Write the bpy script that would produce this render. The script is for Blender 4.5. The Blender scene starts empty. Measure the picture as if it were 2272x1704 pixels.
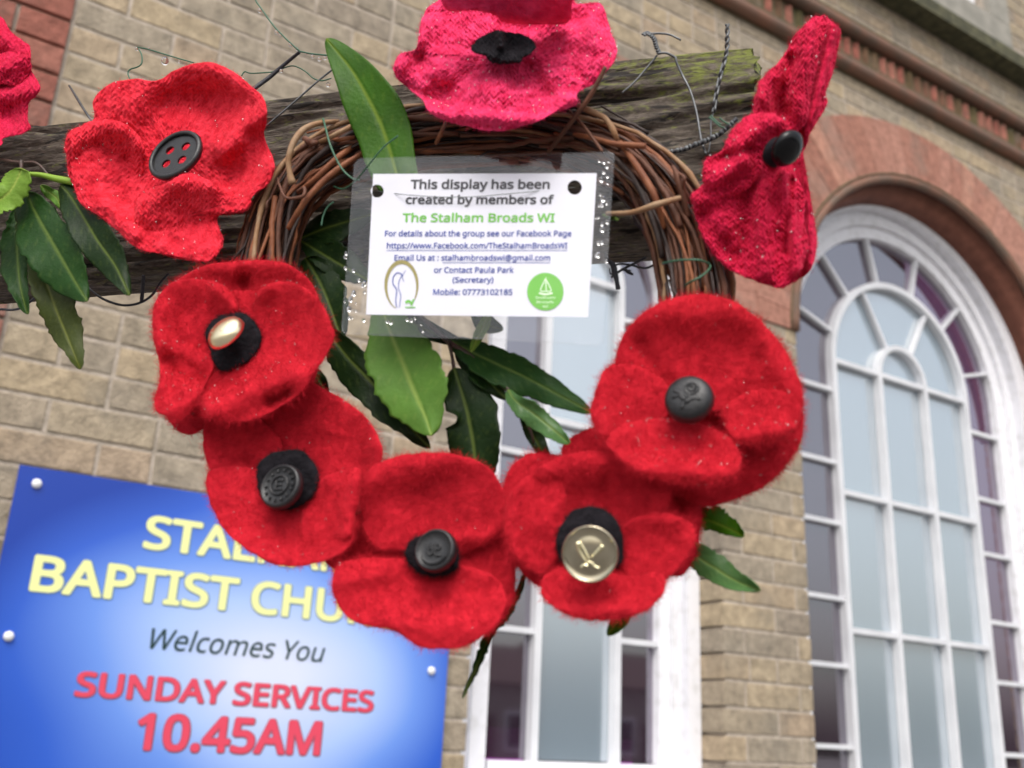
import bpy, bmesh, math, random
import numpy as np
from mathutils import Vector, Matrix
PI = math.pi
random.seed(7)
RNG = np.random.default_rng(11)
SC = bpy.context.scene
COL = SC.collection

# ------------------------------------------------------------------ camera, light, exposure
CAM = np.array([0.0, 0.0, 1.6])
RT = np.array([0.84318182, -0.53567948, 0.04573745])
UP = np.array([-0.20967841, -0.24931805, 0.94544988])
FW = np.array([0.49505493, 0.8067763, 0.32254087])
F = 2256.4                                   # focal length in pixels of the 2272 wide photograph
cd = bpy.data.cameras.new('camera'); cam = bpy.data.objects.new('camera', cd); COL.objects.link(cam)
cd.sensor_width = 36.0; cd.lens = 36.0 * F / 2272; cd.clip_start = 0.02; cd.clip_end = 500
M = Matrix(((RT[0], UP[0], -FW[0], 0), (RT[1], UP[1], -FW[1], 0), (RT[2], UP[2], -FW[2], 1.6), (0, 0, 0, 1)))
cam.matrix_world = M
cd.dof.use_dof = True; cd.dof.focus_distance = 0.79; cd.dof.aperture_fstop = 8
SC.camera = cam
w = bpy.data.worlds.new('World'); SC.world = w; w.use_nodes = True
nt = w.node_tree; bg = nt.nodes['Background']
sky = nt.nodes.new('ShaderNodeTexSky'); sky.sky_type = 'NISHITA'; sky.sun_disc = False
SUN_EL, SUN_AZ = math.radians(52), math.radians(215)      # sun behind the camera, to the left
sky.sun_elevation = SUN_EL; sky.sun_rotation = SUN_AZ
sky.dust_density = 5.0; sky.air_density = 1.3
hs = nt.nodes.new('ShaderNodeHueSaturation'); hs.inputs['Saturation'].default_value = 0.38
nt.links.new(sky.outputs[0], hs.inputs['Color']); nt.links.new(hs.outputs[0], bg.inputs[0])
bg.inputs[1].default_value = 0.15
sd = bpy.data.lights.new('sun', 'SUN'); sd.energy = 0.6; sd.angle = math.radians(28); sd.color = (1, .96, .9)
so = bpy.data.objects.new('sun', sd); COL.objects.link(so)
sdir = Vector((math.sin(SUN_AZ) * math.cos(SUN_EL), math.cos(SUN_AZ) * math.cos(SUN_EL), math.sin(SUN_EL)))
so.rotation_euler = (-sdir).to_track_quat('-Z', 'Y').to_euler()
SC.view_settings.view_transform = 'Standard'; SC.view_settings.look = 'None'
SC.view_settings.exposure = 0.66; SC.view_settings.gamma = 1.0
SC.view_settings.use_curve_mapping = False

# ------------------------------------------------------------------ layout helpers
BD = np.array([0.688, -0.7257, 0.0]); BD /= np.linalg.norm(BD)       # direction of the beam
BN = np.array([BD[1], -BD[0], 0.0])                                   # out of the display, towards the viewer
def ray(px, py):
    px = np.asarray(px, float); py = np.asarray(py, float)
    d = FW + RT * ((px - 1136) / F)[..., None] - UP * ((py - 852) / F)[..., None]
    return d
O0 = CAM + ray(1136, 852) * 0.62
def hp(px, py, off=0.0):
    d = ray(px, py); t = ((O0 - CAM) @ BN + off) / (d @ BN)
    return CAM + d * np.asarray(t)[..., None]
def mpp(px, py, off=0.0):                                             # metres per pixel there
    return float((hp(px, py, off) - CAM) @ FW) / F
def crop(x0, y0, s, pts): return [(x0 + x / s, y0 + y / s) for x, y in pts]
cA = lambda p: crop(0, 0, 2.765, p);      cB = lambda p: crop(700, 0, 2.765, p)
cC = lambda p: crop(1472, 0, 2.765, p);   cD = lambda p: crop(0, 500, 2.765, p)
cE = lambda p: crop(700, 550, 2.765, p);  cF = lambda p: crop(1472, 550, 2.765, p)
cH = lambda p: crop(700, 1050, 2.537, p); cI = lambda p: crop(1400, 1050, 2.537, p)
cJ = lambda p: crop(0, 350, 5.53, p);     cK = lambda p: crop(500, 0, 5.53, p)
cL = lambda p: crop(1300, 200, 5.53, p);  cM = lambda p: crop(1300, 450, 5.53, p)
cN = lambda p: crop(480, 200, 5.53, p);   cV = lambda p: crop(0, 0, 0.97359, p)

def vnoise(x, y, seed=0):
    x = np.asarray(x, float); y = np.asarray(y, float)
    xi = np.floor(x).astype(np.int64); yi = np.floor(y).astype(np.int64)
    fx = x - xi; fy = y - yi; fx = fx * fx * (3 - 2 * fx); fy = fy * fy * (3 - 2 * fy)
    def h(a, b):
        n = (a * 374761393 + b * 668265263 + seed * 1442695041) & 0xffffffff
        n = ((n ^ (n >> 13)) * 1274126177) & 0xffffffff
        return ((n ^ (n >> 16)) & 0xffff) / 32767.5 - 1
    return (h(xi, yi) * (1 - fx) + h(xi + 1, yi) * fx) * (1 - fy) + (h(xi, yi + 1) * (1 - fx) + h(xi + 1, yi + 1) * fx) * fy
def fbm(x, y, seed=0, o=3):
    s = 0; a = 1; 
    for i in range(o): s = s + a * vnoise(x * 2 ** i, y * 2 ** i, seed + i); a *= .5
    return s
def spline(pts, n, closed=False):
    P = np.array(pts, float); m = len(P)
    if closed:
        idx = lambda i: P[i % m]; segs = m
    else:
        idx = lambda i: P[min(max(i, 0), m - 1)]; segs = m - 1
    out = []
    L = [np.linalg.norm(idx(i + 1) - idx(i)) + 1e-9 for i in range(segs)]
    cum = np.concatenate([[0], np.cumsum(L)])
    for s in np.linspace(0, cum[-1], n, endpoint=not closed):
        i = min(int(np.searchsorted(cum, s, side='right')) - 1, segs - 1); t = (s - cum[i]) / L[i]
        a, b, c, d = idx(i - 1), idx(i), idx(i + 1), idx(i + 2)
        out.append(.5 * ((2 * b) + (c - a) * t + (2 * a - 5 * b + 4 * c - d) * t * t + (3 * b - a - 3 * c + d) * t ** 3))
    return np.array(out)

# ------------------------------------------------------------------ object helpers
def thing(name, loc, label, cat, group=None):
    o = bpy.data.objects.new(name, None); COL.objects.link(o); o.location = loc; o.empty_display_size = .05
    o['label'] = label; o['category'] = cat; o['_o'] = [float(v) for v in loc]
    if group: o['group'] = group
    return o
def org(p):
    if p is None: return np.zeros(3)
    return np.array(p['_o']) if '_o' in p else np.zeros(3)
def mk(name, V, Fc, mat, parent=None, smooth=True, kind=None, label=None):
    V = np.asarray(V, float) - org(parent)
    me = bpy.data.meshes.new(name)
    me.from_pydata([tuple(v) for v in V], [], [tuple(int(i) for i in f) for f in Fc]); 
    if smooth: me.polygons.foreach_set('use_smooth', [True] * len(me.polygons))
    me.materials.append(mat); me.update()
    o = bpy.data.objects.new(name, me); COL.objects.link(o)
    if parent is not None: o.parent = parent; o['_o'] = [float(v) for v in org(parent)]
    if kind: o['kind'] = kind
    if label: o['label'] = label
    return o
def tag(o, label=None, cat=None, group=None, kind=None):
    if label: o['label'] = label
    if cat: o['category'] = cat
    if group: o['group'] = group
    if kind: o['kind'] = kind
    return o
class MB:
    def __init__(s): s.v = []; s.f = []
    def add(s, V, Fc):
        n = len(s.v); s.v += [tuple(v) for v in V]; s.f += [tuple(int(i) + n for i in f) for f in Fc]
    def box(s, x0, x1, y0, y1, z0, z1):
        s.add([(x0,y0,z0),(x1,y0,z0),(x1,y1,z0),(x0,y1,z0),(x0,y0,z1),(x1,y0,z1),(x1,y1,z1),(x0,y1,z1)],
              [(0,3,2,1),(4,5,6,7),(0,1,5,4),(1,2,6,5),(2,3,7,6),(3,0,4,7)])
    def build(s, name, mat, parent=None, smooth=False, **k): return mk(name, s.v, s.f, mat, parent, smooth, **k)
def tube(P, r, n=6, caps=True):
    P = np.asarray(P, float); m = len(P); r = np.broadcast_to(np.asarray(r, float), (m,))
    T = np.gradient(P, axis=0); T /= np.linalg.norm(T, axis=1)[:, None] + 1e-12
    a = np.array([0.31, 0.17, 0.93]); V = []
    ref = np.cross(T[0], a); ref /= np.linalg.norm(ref)
    for i in range(m):
        ref = ref - T[i] * (ref @ T[i]); ref /= np.linalg.norm(ref) + 1e-12
        b = np.cross(T[i], ref)
        for k in range(n):
            t = 2 * PI * k / n; V.append(P[i] + r[i] * (ref * math.cos(t) + b * math.sin(t)))
    Fc = [(i*n+k, i*n+(k+1) % n, (i+1)*n+(k+1) % n, (i+1)*n+k) for i in range(m-1) for k in range(n)]
    if caps: Fc += [tuple(range(n))[::-1], tuple((m-1)*n + k for k in range(n))]
    return V, Fc
def ptube(pts, offs, rpx, n=24, seg=6):
    """tube through photograph points at given distances in front of the beam face; rpx = radius in pixels"""
    q = spline([(p[0], p[1], o) for p, o in zip(pts, offs)] if hasattr(offs, '__len__') else [(p[0], p[1], offs) for p in pts], n)
    P = np.array([hp(a[0], a[1], a[2]) for a in q])
    rp = np.interp(np.linspace(0, 1, n), np.linspace(0, 1, len(rpx)), rpx) if hasattr(rpx, '__len__') else np.full(n, rpx)
    return tube(P, rp * mpp(*q[len(q)//2]), seg)
def ico(c, r, sub=1, sq=(1, 1, 1)):
    bm = bmesh.new(); bmesh.ops.create_icosphere(bm, subdivisions=sub, radius=1.0)
    V = [np.array(v.co) * r * np.array(sq) + c for v in bm.verts]; Fc = [[v.index for v in f.verts] for f in bm.faces]; bm.free()
    return V, Fc
def frame_of(axis, upv=np.array([0, 0, 1.0])):
    ax = np.array(axis, float); ax /= np.linalg.norm(ax)
    a = np.cross(upv, ax); a /= np.linalg.norm(a); b = np.cross(ax, a)
    return a, b, ax
def lathe(c, axis, prof, n=40):
    a, b, ax = frame_of(axis); V = []; m = len(prof)
    for r, h in prof:
        for k in range(n):
            t = 2*PI*k/n; V.append(c + a*r*math.cos(t) + b*r*math.sin(t) + ax*h)
    Fc = [(i*n+k, i*n+(k+1) % n, (i+1)*n+(k+1) % n, (i+1)*n+k) for i in range(m-1) for k in range(n)]
    Fc += [tuple(range(n))[::-1], tuple((m-1)*n+k for k in range(n))]
    return V, Fc
def plate(loops, to3, z0, z1):
    """flat plate with holes: loops of 2D points (outer first); to3(x, y, z) -> point"""
    bm = bmesh.new(); eds = []; cyc = []
    for L in loops:
        vs = [bm.verts.new((p[0], p[1], 0)) for p in L]; cyc.append(vs)
        eds += [bm.edges.new((vs[i], vs[(i+1) % len(vs)])) for i in range(len(vs))]
    bmesh.ops.triangle_fill(bm, edges=eds, use_beauty=True, use_dissolve=False)
    bm.verts.index_update(); co = [tuple(v.co)[:2] for v in bm.verts]; n = len(co)
    fs = [[v.index for v in f.verts] for f in bm.faces]
    V = [to3(x, y, z1) for x, y in co] + [to3(x, y, z0) for x, y in co]
    Fc = fs + [[i + n for i in f[::-1]] for f in fs]
    for vs in cyc:
        for i in range(len(vs)):
            a, b = vs[i].index, vs[(i+1) % len(vs)].index; Fc.append((a, b, b+n, a+n))
    bm.free(); return V, Fc
def circ2(x, y, r, n=24): return [(x + r*math.cos(2*PI*k/n), y + r*math.sin(2*PI*k/n)) for k in range(n)]
FONT = None
try:                                            # a plain sans that ships with Blender, closest to the signs' lettering; falls back to the built-in one
    import os
    FONT = bpy.data.fonts.load(os.path.join(bpy.utils.system_resource('DATAFILES'), 'fonts', 'NotoSansHebrew-Regular.woff2'))
except Exception: FONT = None
def textmesh(s, bold=0.0, shear=0.0, res=3):
    c = bpy.data.curves.new('t', 'FONT')
    if FONT: c.font = FONT
    c.body = s; c.offset = bold; c.shear = shear; c.resolution_u = res
    o = bpy.data.objects.new('t', c); COL.objects.link(o); bpy.context.view_layer.update()
    me = o.evaluated_get(bpy.context.evaluated_depsgraph_get()).to_mesh()
    V = np.array([tuple(v.co)[:2] for v in me.vertices]); Fc = [list(p.vertices) for p in me.polygons]
    bpy.data.objects.remove(o); bpy.data.curves.remove(c)
    return V, Fc
def boldmesh(s, bold, shear=0.0, res=3):
    """heavier letters: the outline repeated round a small circle, every copy in a thin layer of its own -> V (x, y, layer)"""
    V, Fc = textmesh(s, 0, shear, res); n = len(V)
    T = np.array([V[i] for f in Fc for i in f]); sizes = [len(f) for f in Fc]        # every face gets a hair of depth of its own
    st = np.concatenate([[0], np.cumsum(sizes)]); Fc = [list(range(st[i], st[i+1])) for i in range(len(sizes))]
    hair = np.concatenate([np.full(m_, .08*((i*37) % 101)/101) for i, m_ in enumerate(sizes)]); V = T; n = len(V)
    if bold <= 0: return np.c_[V, hair], Fc
    VV, FF = [], []; k = 10 if bold > .012 else 4
    for i in range(k):
        t = 2*PI*i/k; VV.append(np.c_[V + bold*np.array((math.cos(t), math.sin(t))), i/k + hair]); FF += [[j+n*i for j in f] for f in Fc]
    return np.vstack(VV), FF
def cap_height(bold):
    V, _ = boldmesh('H', bold); return V[:, 1].min(), V[:, 1].max()

# ------------------------------------------------------------------ materials
def rgb(h):
    f = lambda c: c/12.92 if c <= .04045 else ((c+.055)/1.055)**2.4
    return tuple(f(int(h[i:i+2], 16)/255) for i in (0, 2, 4)) + (1,)
def mat(name, base, rough=.6, c2=None, scale=40, bump=0, bscale=None, spec=.5, stretch=None, sheen=0, metal=0, lo=.35, hi=.65, detail=4, **kw):
    m = bpy.data.materials.new(name); m.use_nodes = True; t = m.node_tree; b = t.nodes['Principled BSDF']
    b.inputs['Base Color'].default_value = tuple(base)[:3] + (1,)
    b.inputs['Roughness'].default_value = rough; b.inputs['Metallic'].default_value = metal
    b.inputs['Specular IOR Level'].default_value = spec
    if sheen: b.inputs['Sheen Weight'].default_value = sheen; b.inputs['Sheen Roughness'].default_value = .4
    for k, v in kw.items(): b.inputs[k.replace('_', ' ')].default_value = v
    g = t.nodes.new('ShaderNodeNewGeometry'); src = g.outputs['Position']
    if stretch:
        mp = t.nodes.new('ShaderNodeMapping'); mp.inputs['Scale'].default_value = stretch
        t.links.new(src, mp.inputs[0]); src = mp.outputs[0]
    if c2 is not None:
        n = t.nodes.new('ShaderNodeTexNoise'); n.inputs['Scale'].default_value = scale; n.inputs['Detail'].default_value = detail
        r = t.nodes.new('ShaderNodeValToRGB'); r.color_ramp.elements[0].color = tuple(base)[:3] + (1,); r.color_ramp.elements[1].color = tuple(c2)[:3] + (1,)
        r.color_ramp.elements[0].position = lo; r.color_ramp.elements[1].position = hi
        t.links.new(src, n.inputs[0]); t.links.new(n.outputs[0], r.inputs[0]); t.links.new(r.outputs[0], b.inputs['Base Color'])
    if bump:
        n = t.nodes.new('ShaderNodeTexNoise'); n.inputs['Scale'].default_value = bscale or scale*3; n.inputs['Detail'].default_value = 5
        bp = t.nodes.new('ShaderNodeBump'); bp.inputs['Strength'].default_value = 1; bp.inputs['Distance'].default_value = bump
        t.links.new(src, n.inputs[0]); t.links.new(n.outputs[0], bp.inputs['Height']); t.links.new(bp.outputs[0], b.inputs['Normal'])
    return m
def brickmat(name, cols, attr='OBJECT'):
    m = mat(name, (.3, .25, .2), .9, spec=.2, bump=.004, bscale=140)
    t = m.node_tree; b = t.nodes['Principled BSDF']
    a = t.nodes.new('ShaderNodeAttribute'); a.attribute_type = attr; a.attribute_name = 'tone'
    r = t.nodes.new('ShaderNodeValToRGB'); r.color_ramp.interpolation = 'LINEAR'
    while len(r.color_ramp.elements) < len(cols): r.color_ramp.elements.new(.5)
    for i, c in enumerate(cols): r.color_ramp.elements[i].position = i/(len(cols)-1); r.color_ramp.elements[i].color = c[:3] + (1,)
    g = t.nodes.new('ShaderNodeNewGeometry')
    n = t.nodes.new('ShaderNodeTexNoise'); n.inputs['Scale'].default_value = 28; n.inputs['Detail'].default_value = 6; n.inputs['Roughness'].default_value = .7
    t.links.new(g.outputs['Position'], n.inputs[0])
    mr = t.nodes.new('ShaderNodeMapRange'); mr.inputs[1].default_value = .3; mr.inputs[2].default_value = .7; mr.inputs[3].default_value = .6; mr.inputs[4].default_value = 1.34
    t.links.new(n.outputs[0], mr.inputs[0])
    mx = t.nodes.new('ShaderNodeMix'); mx.data_type = 'RGBA'; mx.blend_type = 'MULTIPLY'; mx.inputs[0].default_value = 1
    t.links.new(a.outputs['Fac'], r.inputs[0]); t.links.new(r.outputs[0], mx.inputs[6])
    cb = t.nodes.new('ShaderNodeCombineColor'); [t.links.new(mr.outputs[0], cb.inputs[i]) for i in range(3)]
    t.links.new(cb.outputs[0], mx.inputs[7])
    # dirty edges and lichen blotches with a shape of their own
    n2 = t.nodes.new('ShaderNodeTexNoise'); n2.inputs['Scale'].default_value = 5; n2.inputs['Detail'].default_value = 7
    t.links.new(g.outputs['Position'], n2.inputs[0])
    m2 = t.nodes.new('ShaderNodeMapRange'); m2.inputs[1].default_value = .52; m2.inputs[2].default_value = .68; m2.inputs[4].default_value = .45
    t.links.new(n2.outputs[0], m2.inputs[0])
    mx2 = t.nodes.new('ShaderNodeMix'); mx2.data_type = 'RGBA'; t.links.new(m2.outputs[0], mx2.inputs[0])
    t.links.new(mx.outputs[2], mx2.inputs[6]); mx2.inputs[7].default_value = (.2, .18, .15, 1)
    t.links.new(mx2.outputs[2], b.inputs['Base Color'])
    return m
GAULT = [(.265,.222,.175), (.34,.288,.220), (.295,.248,.190), (.375,.303,.208), (.315,.262,.200), (.40,.318,.212), (.35,.268,.195)]
RED = [(.24,.085,.065), (.30,.115,.085), (.27,.10,.075), (.32,.14,.105)]
m_brick = brickmat('gault_brick', GAULT); m_brick_g = brickmat('gault_brick_far', GAULT, 'GEOMETRY')
m_red = brickmat('red_brick', RED); m_red_g = brickmat('red_brick_far', RED, 'GEOMETRY')
m_mossred = brickmat('mossy_red_brick', [(.10,.085,.04), (.15,.075,.05), (.13,.10,.05)])
m_rub = brickmat('rubbed_red_brick', [(.32,.145,.105), (.40,.205,.155), (.36,.175,.13), (.43,.22,.16)])
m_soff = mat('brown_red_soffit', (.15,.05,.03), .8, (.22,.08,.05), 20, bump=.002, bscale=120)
m_roll = mat('terracotta_roll', (.20,.095,.06), .75, (.13,.085,.06), 12, bump=.002, bscale=90)
m_rolld = mat('mossy_edge', (.085,.075,.035), .9, (.14,.10,.06), 30, bump=.002)
m_mortar = mat('mortar', (.48,.41,.34), .95, (.34,.29,.235), 35, bump=.004, bscale=160)
m_stone = mat('grey_stone', (.23,.22,.19), .9, (.32,.30,.26), 14, bump=.003, bscale=80)
m_moss_stone = mat('mossy_dark_stone', (.045,.045,.025), .95, (.10,.095,.05), 25, bump=.004, bscale=90)
m_white = mat('white_paint', (.80,.80,.84), .45, (.62,.62,.63), 26, lo=.5, hi=.8, bump=.0006, bscale=60)
m_bar = mat('white_glazing_bar_paint', (.70,.71,.74), .5, (.62,.63,.66), 9)
def glassmat(name, col, rough, alpha, coat=0):
    m = mat(name, col, rough, spec=.9); b = m.node_tree.nodes['Principled BSDF']
    b.inputs['Alpha'].default_value = alpha; b.inputs['Coat Weight'].default_value = coat; b.inputs['Coat Roughness'].default_value = .04
    b.inputs['IOR'].default_value = 2.6
    return m
m_frost = glassmat('frosted_pale_glass', (.17,.26,.33), .20, 1.0, .0); m_frost.node_tree.nodes['Principled BSDF'].inputs['IOR'].default_value = 3.6
def tintglass():
    m = bpy.data.materials.new('plum_tinted_glass'); m.use_nodes = True; t = m.node_tree; t.nodes.remove(t.nodes['Principled BSDF'])
    gl = t.nodes.new('ShaderNodeBsdfGlossy'); gl.inputs['Roughness'].default_value = .04; gl.inputs['Color'].default_value = (.92, .92, 1, 1)
    tr = t.nodes.new('ShaderNodeBsdfTransparent'); tr.inputs[0].default_value = (.55, .35, .52, 1); ms = t.nodes.new('ShaderNodeMixShader')
    fr = t.nodes.new('ShaderNodeFresnel'); fr.inputs[0].default_value = 3.6
    ge = t.nodes.new('ShaderNodeNewGeometry'); mu = t.nodes.new('ShaderNodeMath'); mu.operation = 'SUBTRACT'; mu.use_clamp = True
    t.links.new(fr.outputs[0], mu.inputs[0]); t.links.new(ge.outputs['Backfacing'], mu.inputs[1])
    df = t.nodes.new('ShaderNodeBsdfDiffuse'); df.inputs[0].default_value = (.065, .035, .06, 1); m2 = t.nodes.new('ShaderNodeMixShader'); m2.inputs[0].default_value = .35
    t.links.new(tr.outputs[0], m2.inputs[1]); t.links.new(df.outputs[0], m2.inputs[2])
    t.links.new(mu.outputs[0], ms.inputs[0]); t.links.new(m2.outputs[0], ms.inputs[1]); t.links.new(gl.outputs[0], ms.inputs[2])
    t.links.new(ms.outputs[0], t.nodes['Material Output'].inputs[0]); return m
m_purple = tintglass()
m_dark = mat('dark_interior', (.05,.03,.05), .95)
m_violet = mat('violet_card', (.75,.16,.80), .8)
m_ground = mat('paving', (.13,.125,.12), .9, (.19,.18,.17), 3, bump=.004, bscale=60)
m_house = mat('render_wall', (.30,.27,.24), .9, (.24,.21,.19), 2)
m_roof = mat('roof_tiles', (.07,.045,.04), .9, (.10,.06,.05), 6)
m_hglass = mat('house_glass', (.03,.035,.04), .1)

# ------------------------------------------------------------------ ground, far side of the street
g = mk('ground', [(-120,-120,0),(120,-120,0),(120,120,0),(-120,120,0)], [(0,1,2,3)], m_ground, smooth=False, kind='structure')
def house(x, w_, label, hgt):
    h = thing('terraced_house', (x, -24, 0), label, 'house', 'houses across the street')
    b = MB(); b.box(x, x+w_-.05, -31, -24, 0, hgt); b.build('wall', m_house, h)
    b = MB(); y0, y1, ym = -23.7, -31.3, -27.5
    b.add([(x-.02,y0,hgt),(x+w_-.07,y0,hgt),(x+w_-.07,y1,hgt),(x-.02,y1,hgt),(x-.02,ym,hgt+1.5),(x+w_-.07,ym,hgt+1.5)],
          [(0,1,5,4),(2,3,4,5),(1,2,5),(3,0,4),(0,3,2,1)]); b.build('roof', m_roof, h)
    for wx, wz in ((1.2, 1.0), (4.2, 1.0)):
        b = MB(); b.box(x+wx, x+wx+1.3, -24.0+.002, -23.94, wz, wz+1.2); f = b.build('window', m_white, h)
        b = MB(); b.box(x+wx+.08, x+wx+1.22, -23.939, -23.93, wz+.08, wz+1.12); b.build('pane', m_hglass, f)
    b = MB(); b.box(x+2.9, x+3.8, -23.998, -23.93, 0.02, 2.05); b.build('door', m_roof, h)
for i, (x, l) in enumerate([(-14, 'low rendered house across the street, first from its left end'), (-7, 'low rendered house across the street, second from its left end'), (0, 'low rendered house across the street opposite the church windows'),
                            (7, 'low rendered house across the street, fourth from its left end'), (14, 'low rendered house across the street, fifth from its left end'), (21, 'low rendered house at the right end of the row across the street')]):
    house(x, 7.0, l, 2.9 + .15*(i % 3))

# ------------------------------------------------------------------ the church
WY = 2.4
CH = thing('church', (2.5, 2.4, 0), 'buff and red brick church wall with tall white arched windows behind the poppy wreath', 'church')
C1 = dict(cx=1.835, cz=3.045, r=.449, ro=.82)
C2 = dict(cx=3.56, cz=3.03, r=.88, ro=None)
ZB = .95
def r_out2(th):                                # outer edge of the big arch: its own circle, a little lower
    ux, uz = math.cos(th), math.sin(th); dx, dz = 3.56-3.50, 3.03-2.876
    b = ux*dx + uz*dz; return -b + math.sqrt(b*b - (dx*dx+dz*dz) + 1.30**2)
MIDX = 2.4815
def rr(C, th):
    r = C['ro'] if C['ro'] else r_out2(th)
    x = C['cx'] + r*math.cos(th)
    if C is C1 and x > MIDX: r = (MIDX - C['cx'])/math.cos(th)
    if C is C2 and x < MIDX: r = (MIDX - C['cx'])/math.cos(th)
    return r
# mortar backing with openings
def archloop(cx, cz, r, zb, n=40):
    return [(cx-r, zb), (cx+r, zb)] + [(cx + r*math.cos(t), cz + r*math.sin(t)) for t in np.linspace(0, PI, n)]
V, Fc = plate([[(-3, 0), (8, 0), (8, 7.5), (-3, 7.5)], archloop(C1['cx'], C1['cz'], C1['r']+.012, ZB), archloop(C2['cx'], C2['cz'], C2['r']+.012, ZB),
               [(3.56, 5.12), (4.16, 5.12), (4.16, 6.6), (3.56, 6.6)]],
              lambda x, y, z: (x, z, y), WY+.35, WY+.0022)
mk('wall', V, Fc, m_mortar, CH, smooth=False)
# bricks: shared meshes with uneven arrises
def brickmesh(L, H, D, mt, seed):
    rnd = random.Random(seed); j = lambda s=.0011: rnd.uniform(-s, s)
    b = .0022; v = []
    for y, ins in ((D, 0), (b*.8, 0), (0, b)):
        for sx, sz in ((0, 0), (1, 0), (1, 1), (0, 1)):
            v.append((sx*L + (ins if sx == 0 else -ins) + j(), y + j(.0007), sz*H + (ins if sz == 0 else -ins) + j()))
    f = [(8, 9, 10, 11)]
    for a in (0, 4):
        for k in range(4): f.append((a+k, a+(k+1) % 4, a+4+(k+1) % 4, a+4+k))
    me = bpy.data.meshes.new('brick'); me.from_pydata(v, [], f); me.materials.append(mt); me.update()
    return me
PITCH, BH, BL, BHd = .0795, .0695, .231, .112
gap = .0098
MESH = {}
for nm, mt in (('g', m_brick), ('r', m_red)):
    for L in (BL, BHd): MESH[nm, L] = [brickmesh(L, BH, .105, mt, 10*i+3) for i in range(4)]
def blocked(z, z2):
    """x intervals of openings and arch rings on a course"""
    out = []; zm = (z+z2)/2
    for C in (C1, C2):
        if z < C['cz'] + .02: 
            e = 0
            out.append((C['cx']-C['r'], C['cx']+C['r']))
        if zm > C['cz']:
            if C['ro']: ro, ccx, ccz = C['ro'], C['cx'], C['cz']
            else: ro, ccx, ccz = 1.30, 3.50, 2.876
            d = (ro-.02)**2 - (zm-ccz)**2
            if d > 0: out.append((ccx-math.sqrt(d), ccx+math.sqrt(d)))
    if zm > 4.84: out.append((3.32, 4.34))
    return out
allb = []                                       # (x, z, L_scaled, base, colour)
k0 = -8
for k in range(k0, 64):
    z = 1.6245 + PITCH*k
    if z > 6.6: break
    if 4.30 < z+BH/2 < 4.60 or 4.80 < z + BH/2 < 5.0: continue
    bl = blocked(z, z+BH)
    edges = sorted(bl)
    free = []; x = .147
    for a, b in edges:
        if a > x: free.append((x, a)); 
        x = max(x, b)
    free.append((x, 5.4))
    for a, b in free:
        if b-a < .03: continue
        x = a; i = (k*7) % 2; first = True
        while x < b-.012:
            L = BHd if (i % 2) else BL
            if random.random() < .12: L = BL if L == BHd else BHd
            if first and k % 2 and a > .14: L = BHd*.55 + .03 if a > 1 else BHd
            first = False
            rem = b - x
            base = BL if L > .16 else BHd
            if rem < L + .05: L = rem - (0 if b < 5 else 0)
            if L < .03: break
            allb.append((x, z, L, base, 'g')); x += L + gap; i += 1
    x = .137
    i = k
    while x > -1.5:
        L = BHd if i % 2 else BL
        allb.append((x-L, z, L, base if False else (BHd if i % 2 else BL), 'r')); x -= L + gap; i += 1
def pjx(X, Y, Z):
    d = np.array([X, Y, Z-1.6]); return 1136 + F*(d@RT)/(d@FW), 852 - F*(d@UP)/(d@FW)
def vis(b):
    x, y = pjx(b[0]+b[2]/2, WY, b[1]+.035); 
    if not (-140 < x < 2400 and -70 < y < 1760): return 0
    ww = abs(pjx(b[0]+b[2], WY, b[1])[0] - pjx(b[0], WY, b[1])[0])
    hidden = (90 < y < 560 and x < 1690) or (570 < y < 1420 and 480 < x < 1100 and not (700 < y < 1000 and x > 850)) or (y > 1120 and 90 < x < 960 and y > 1070 + (x-90)*.12) or (640 < y < 1130 and 1300 < x < 1700)
    return ww * (.2 if hidden else 1)
order = sorted([b for b in allb if vis(b) > 0], key=lambda b: -vis(b))
single = order[:300]; rest = order[300:] 
rest += [b for b in allb if vis(b) <= 0]
for i, (x, z, L, base, c) in enumerate(single):
    o = bpy.data.objects.new('brick', random.choice(MESH[c, base])); COL.objects.link(o); o.parent = CH
    pr = .010 if c == 'r' else 0
    o.location = np.array((x, WY - random.uniform(0, .0018) - pr, z + random.uniform(-.0008, .0008))) - org(CH)
    o.scale = (L/base, 1, 1); o['tone'] = random.random()
def joined(lst, name, mts, par):
    vs, fs, tn = [], [], []
    for (x, z, L, base, c) in lst:
        me = random.choice(MESH[c, base]); n = len(vs); pr = .010 if c == 'r' else 0; dy = random.uniform(0, .0018)
        vs += [(x + v.co.x*L/base, WY + v.co.y - dy - pr, z + v.co.z) for v in me.vertices]
        t = random.random(); tn += [t]*len(me.vertices); fs += [[i+n for i in p.vertices] for p in me.polygons]
    o = mk(name, vs, fs, mts, par, smooth=False, kind='stuff'); a = o.data.attributes.new('tone', 'FLOAT', 'POINT'); a.data.foreach_set('value', tn)
joined([b for b in rest if b[4] == 'g'], 'brickwork', m_brick_g, CH)
joined([b for b in rest if b[4] == 'r'], 'red_brickwork', m_red_g, CH)
# arch voussoirs
def voussoirs(C, y0):
    n = 40 if C is C2 else 24
    for i in range(n):
        t0, t1 = PI*i/n + .0015, PI*(i+1)/n - .0015
        v = []
        for y in (y0, WY+.14):
            for t in (t0, t1):
                for r in (C['r']+.004, rr(C, t)): v.append((C['cx']+r*math.cos(t), y + random.uniform(-.0006, .0006), C['cz']+r*math.sin(t)))
        o = mk('voussoir', v, [(0, 1, 3, 2), (4, 6, 7, 5), (0, 2, 6, 4), (1, 5, 7, 3), (0, 4, 5, 1), (2, 3, 7, 6)], m_rub, CH, smooth=False)
        o['tone'] = random.random()
voussoirs(C1, WY-.006); voussoirs(C2, WY-.009)
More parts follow.
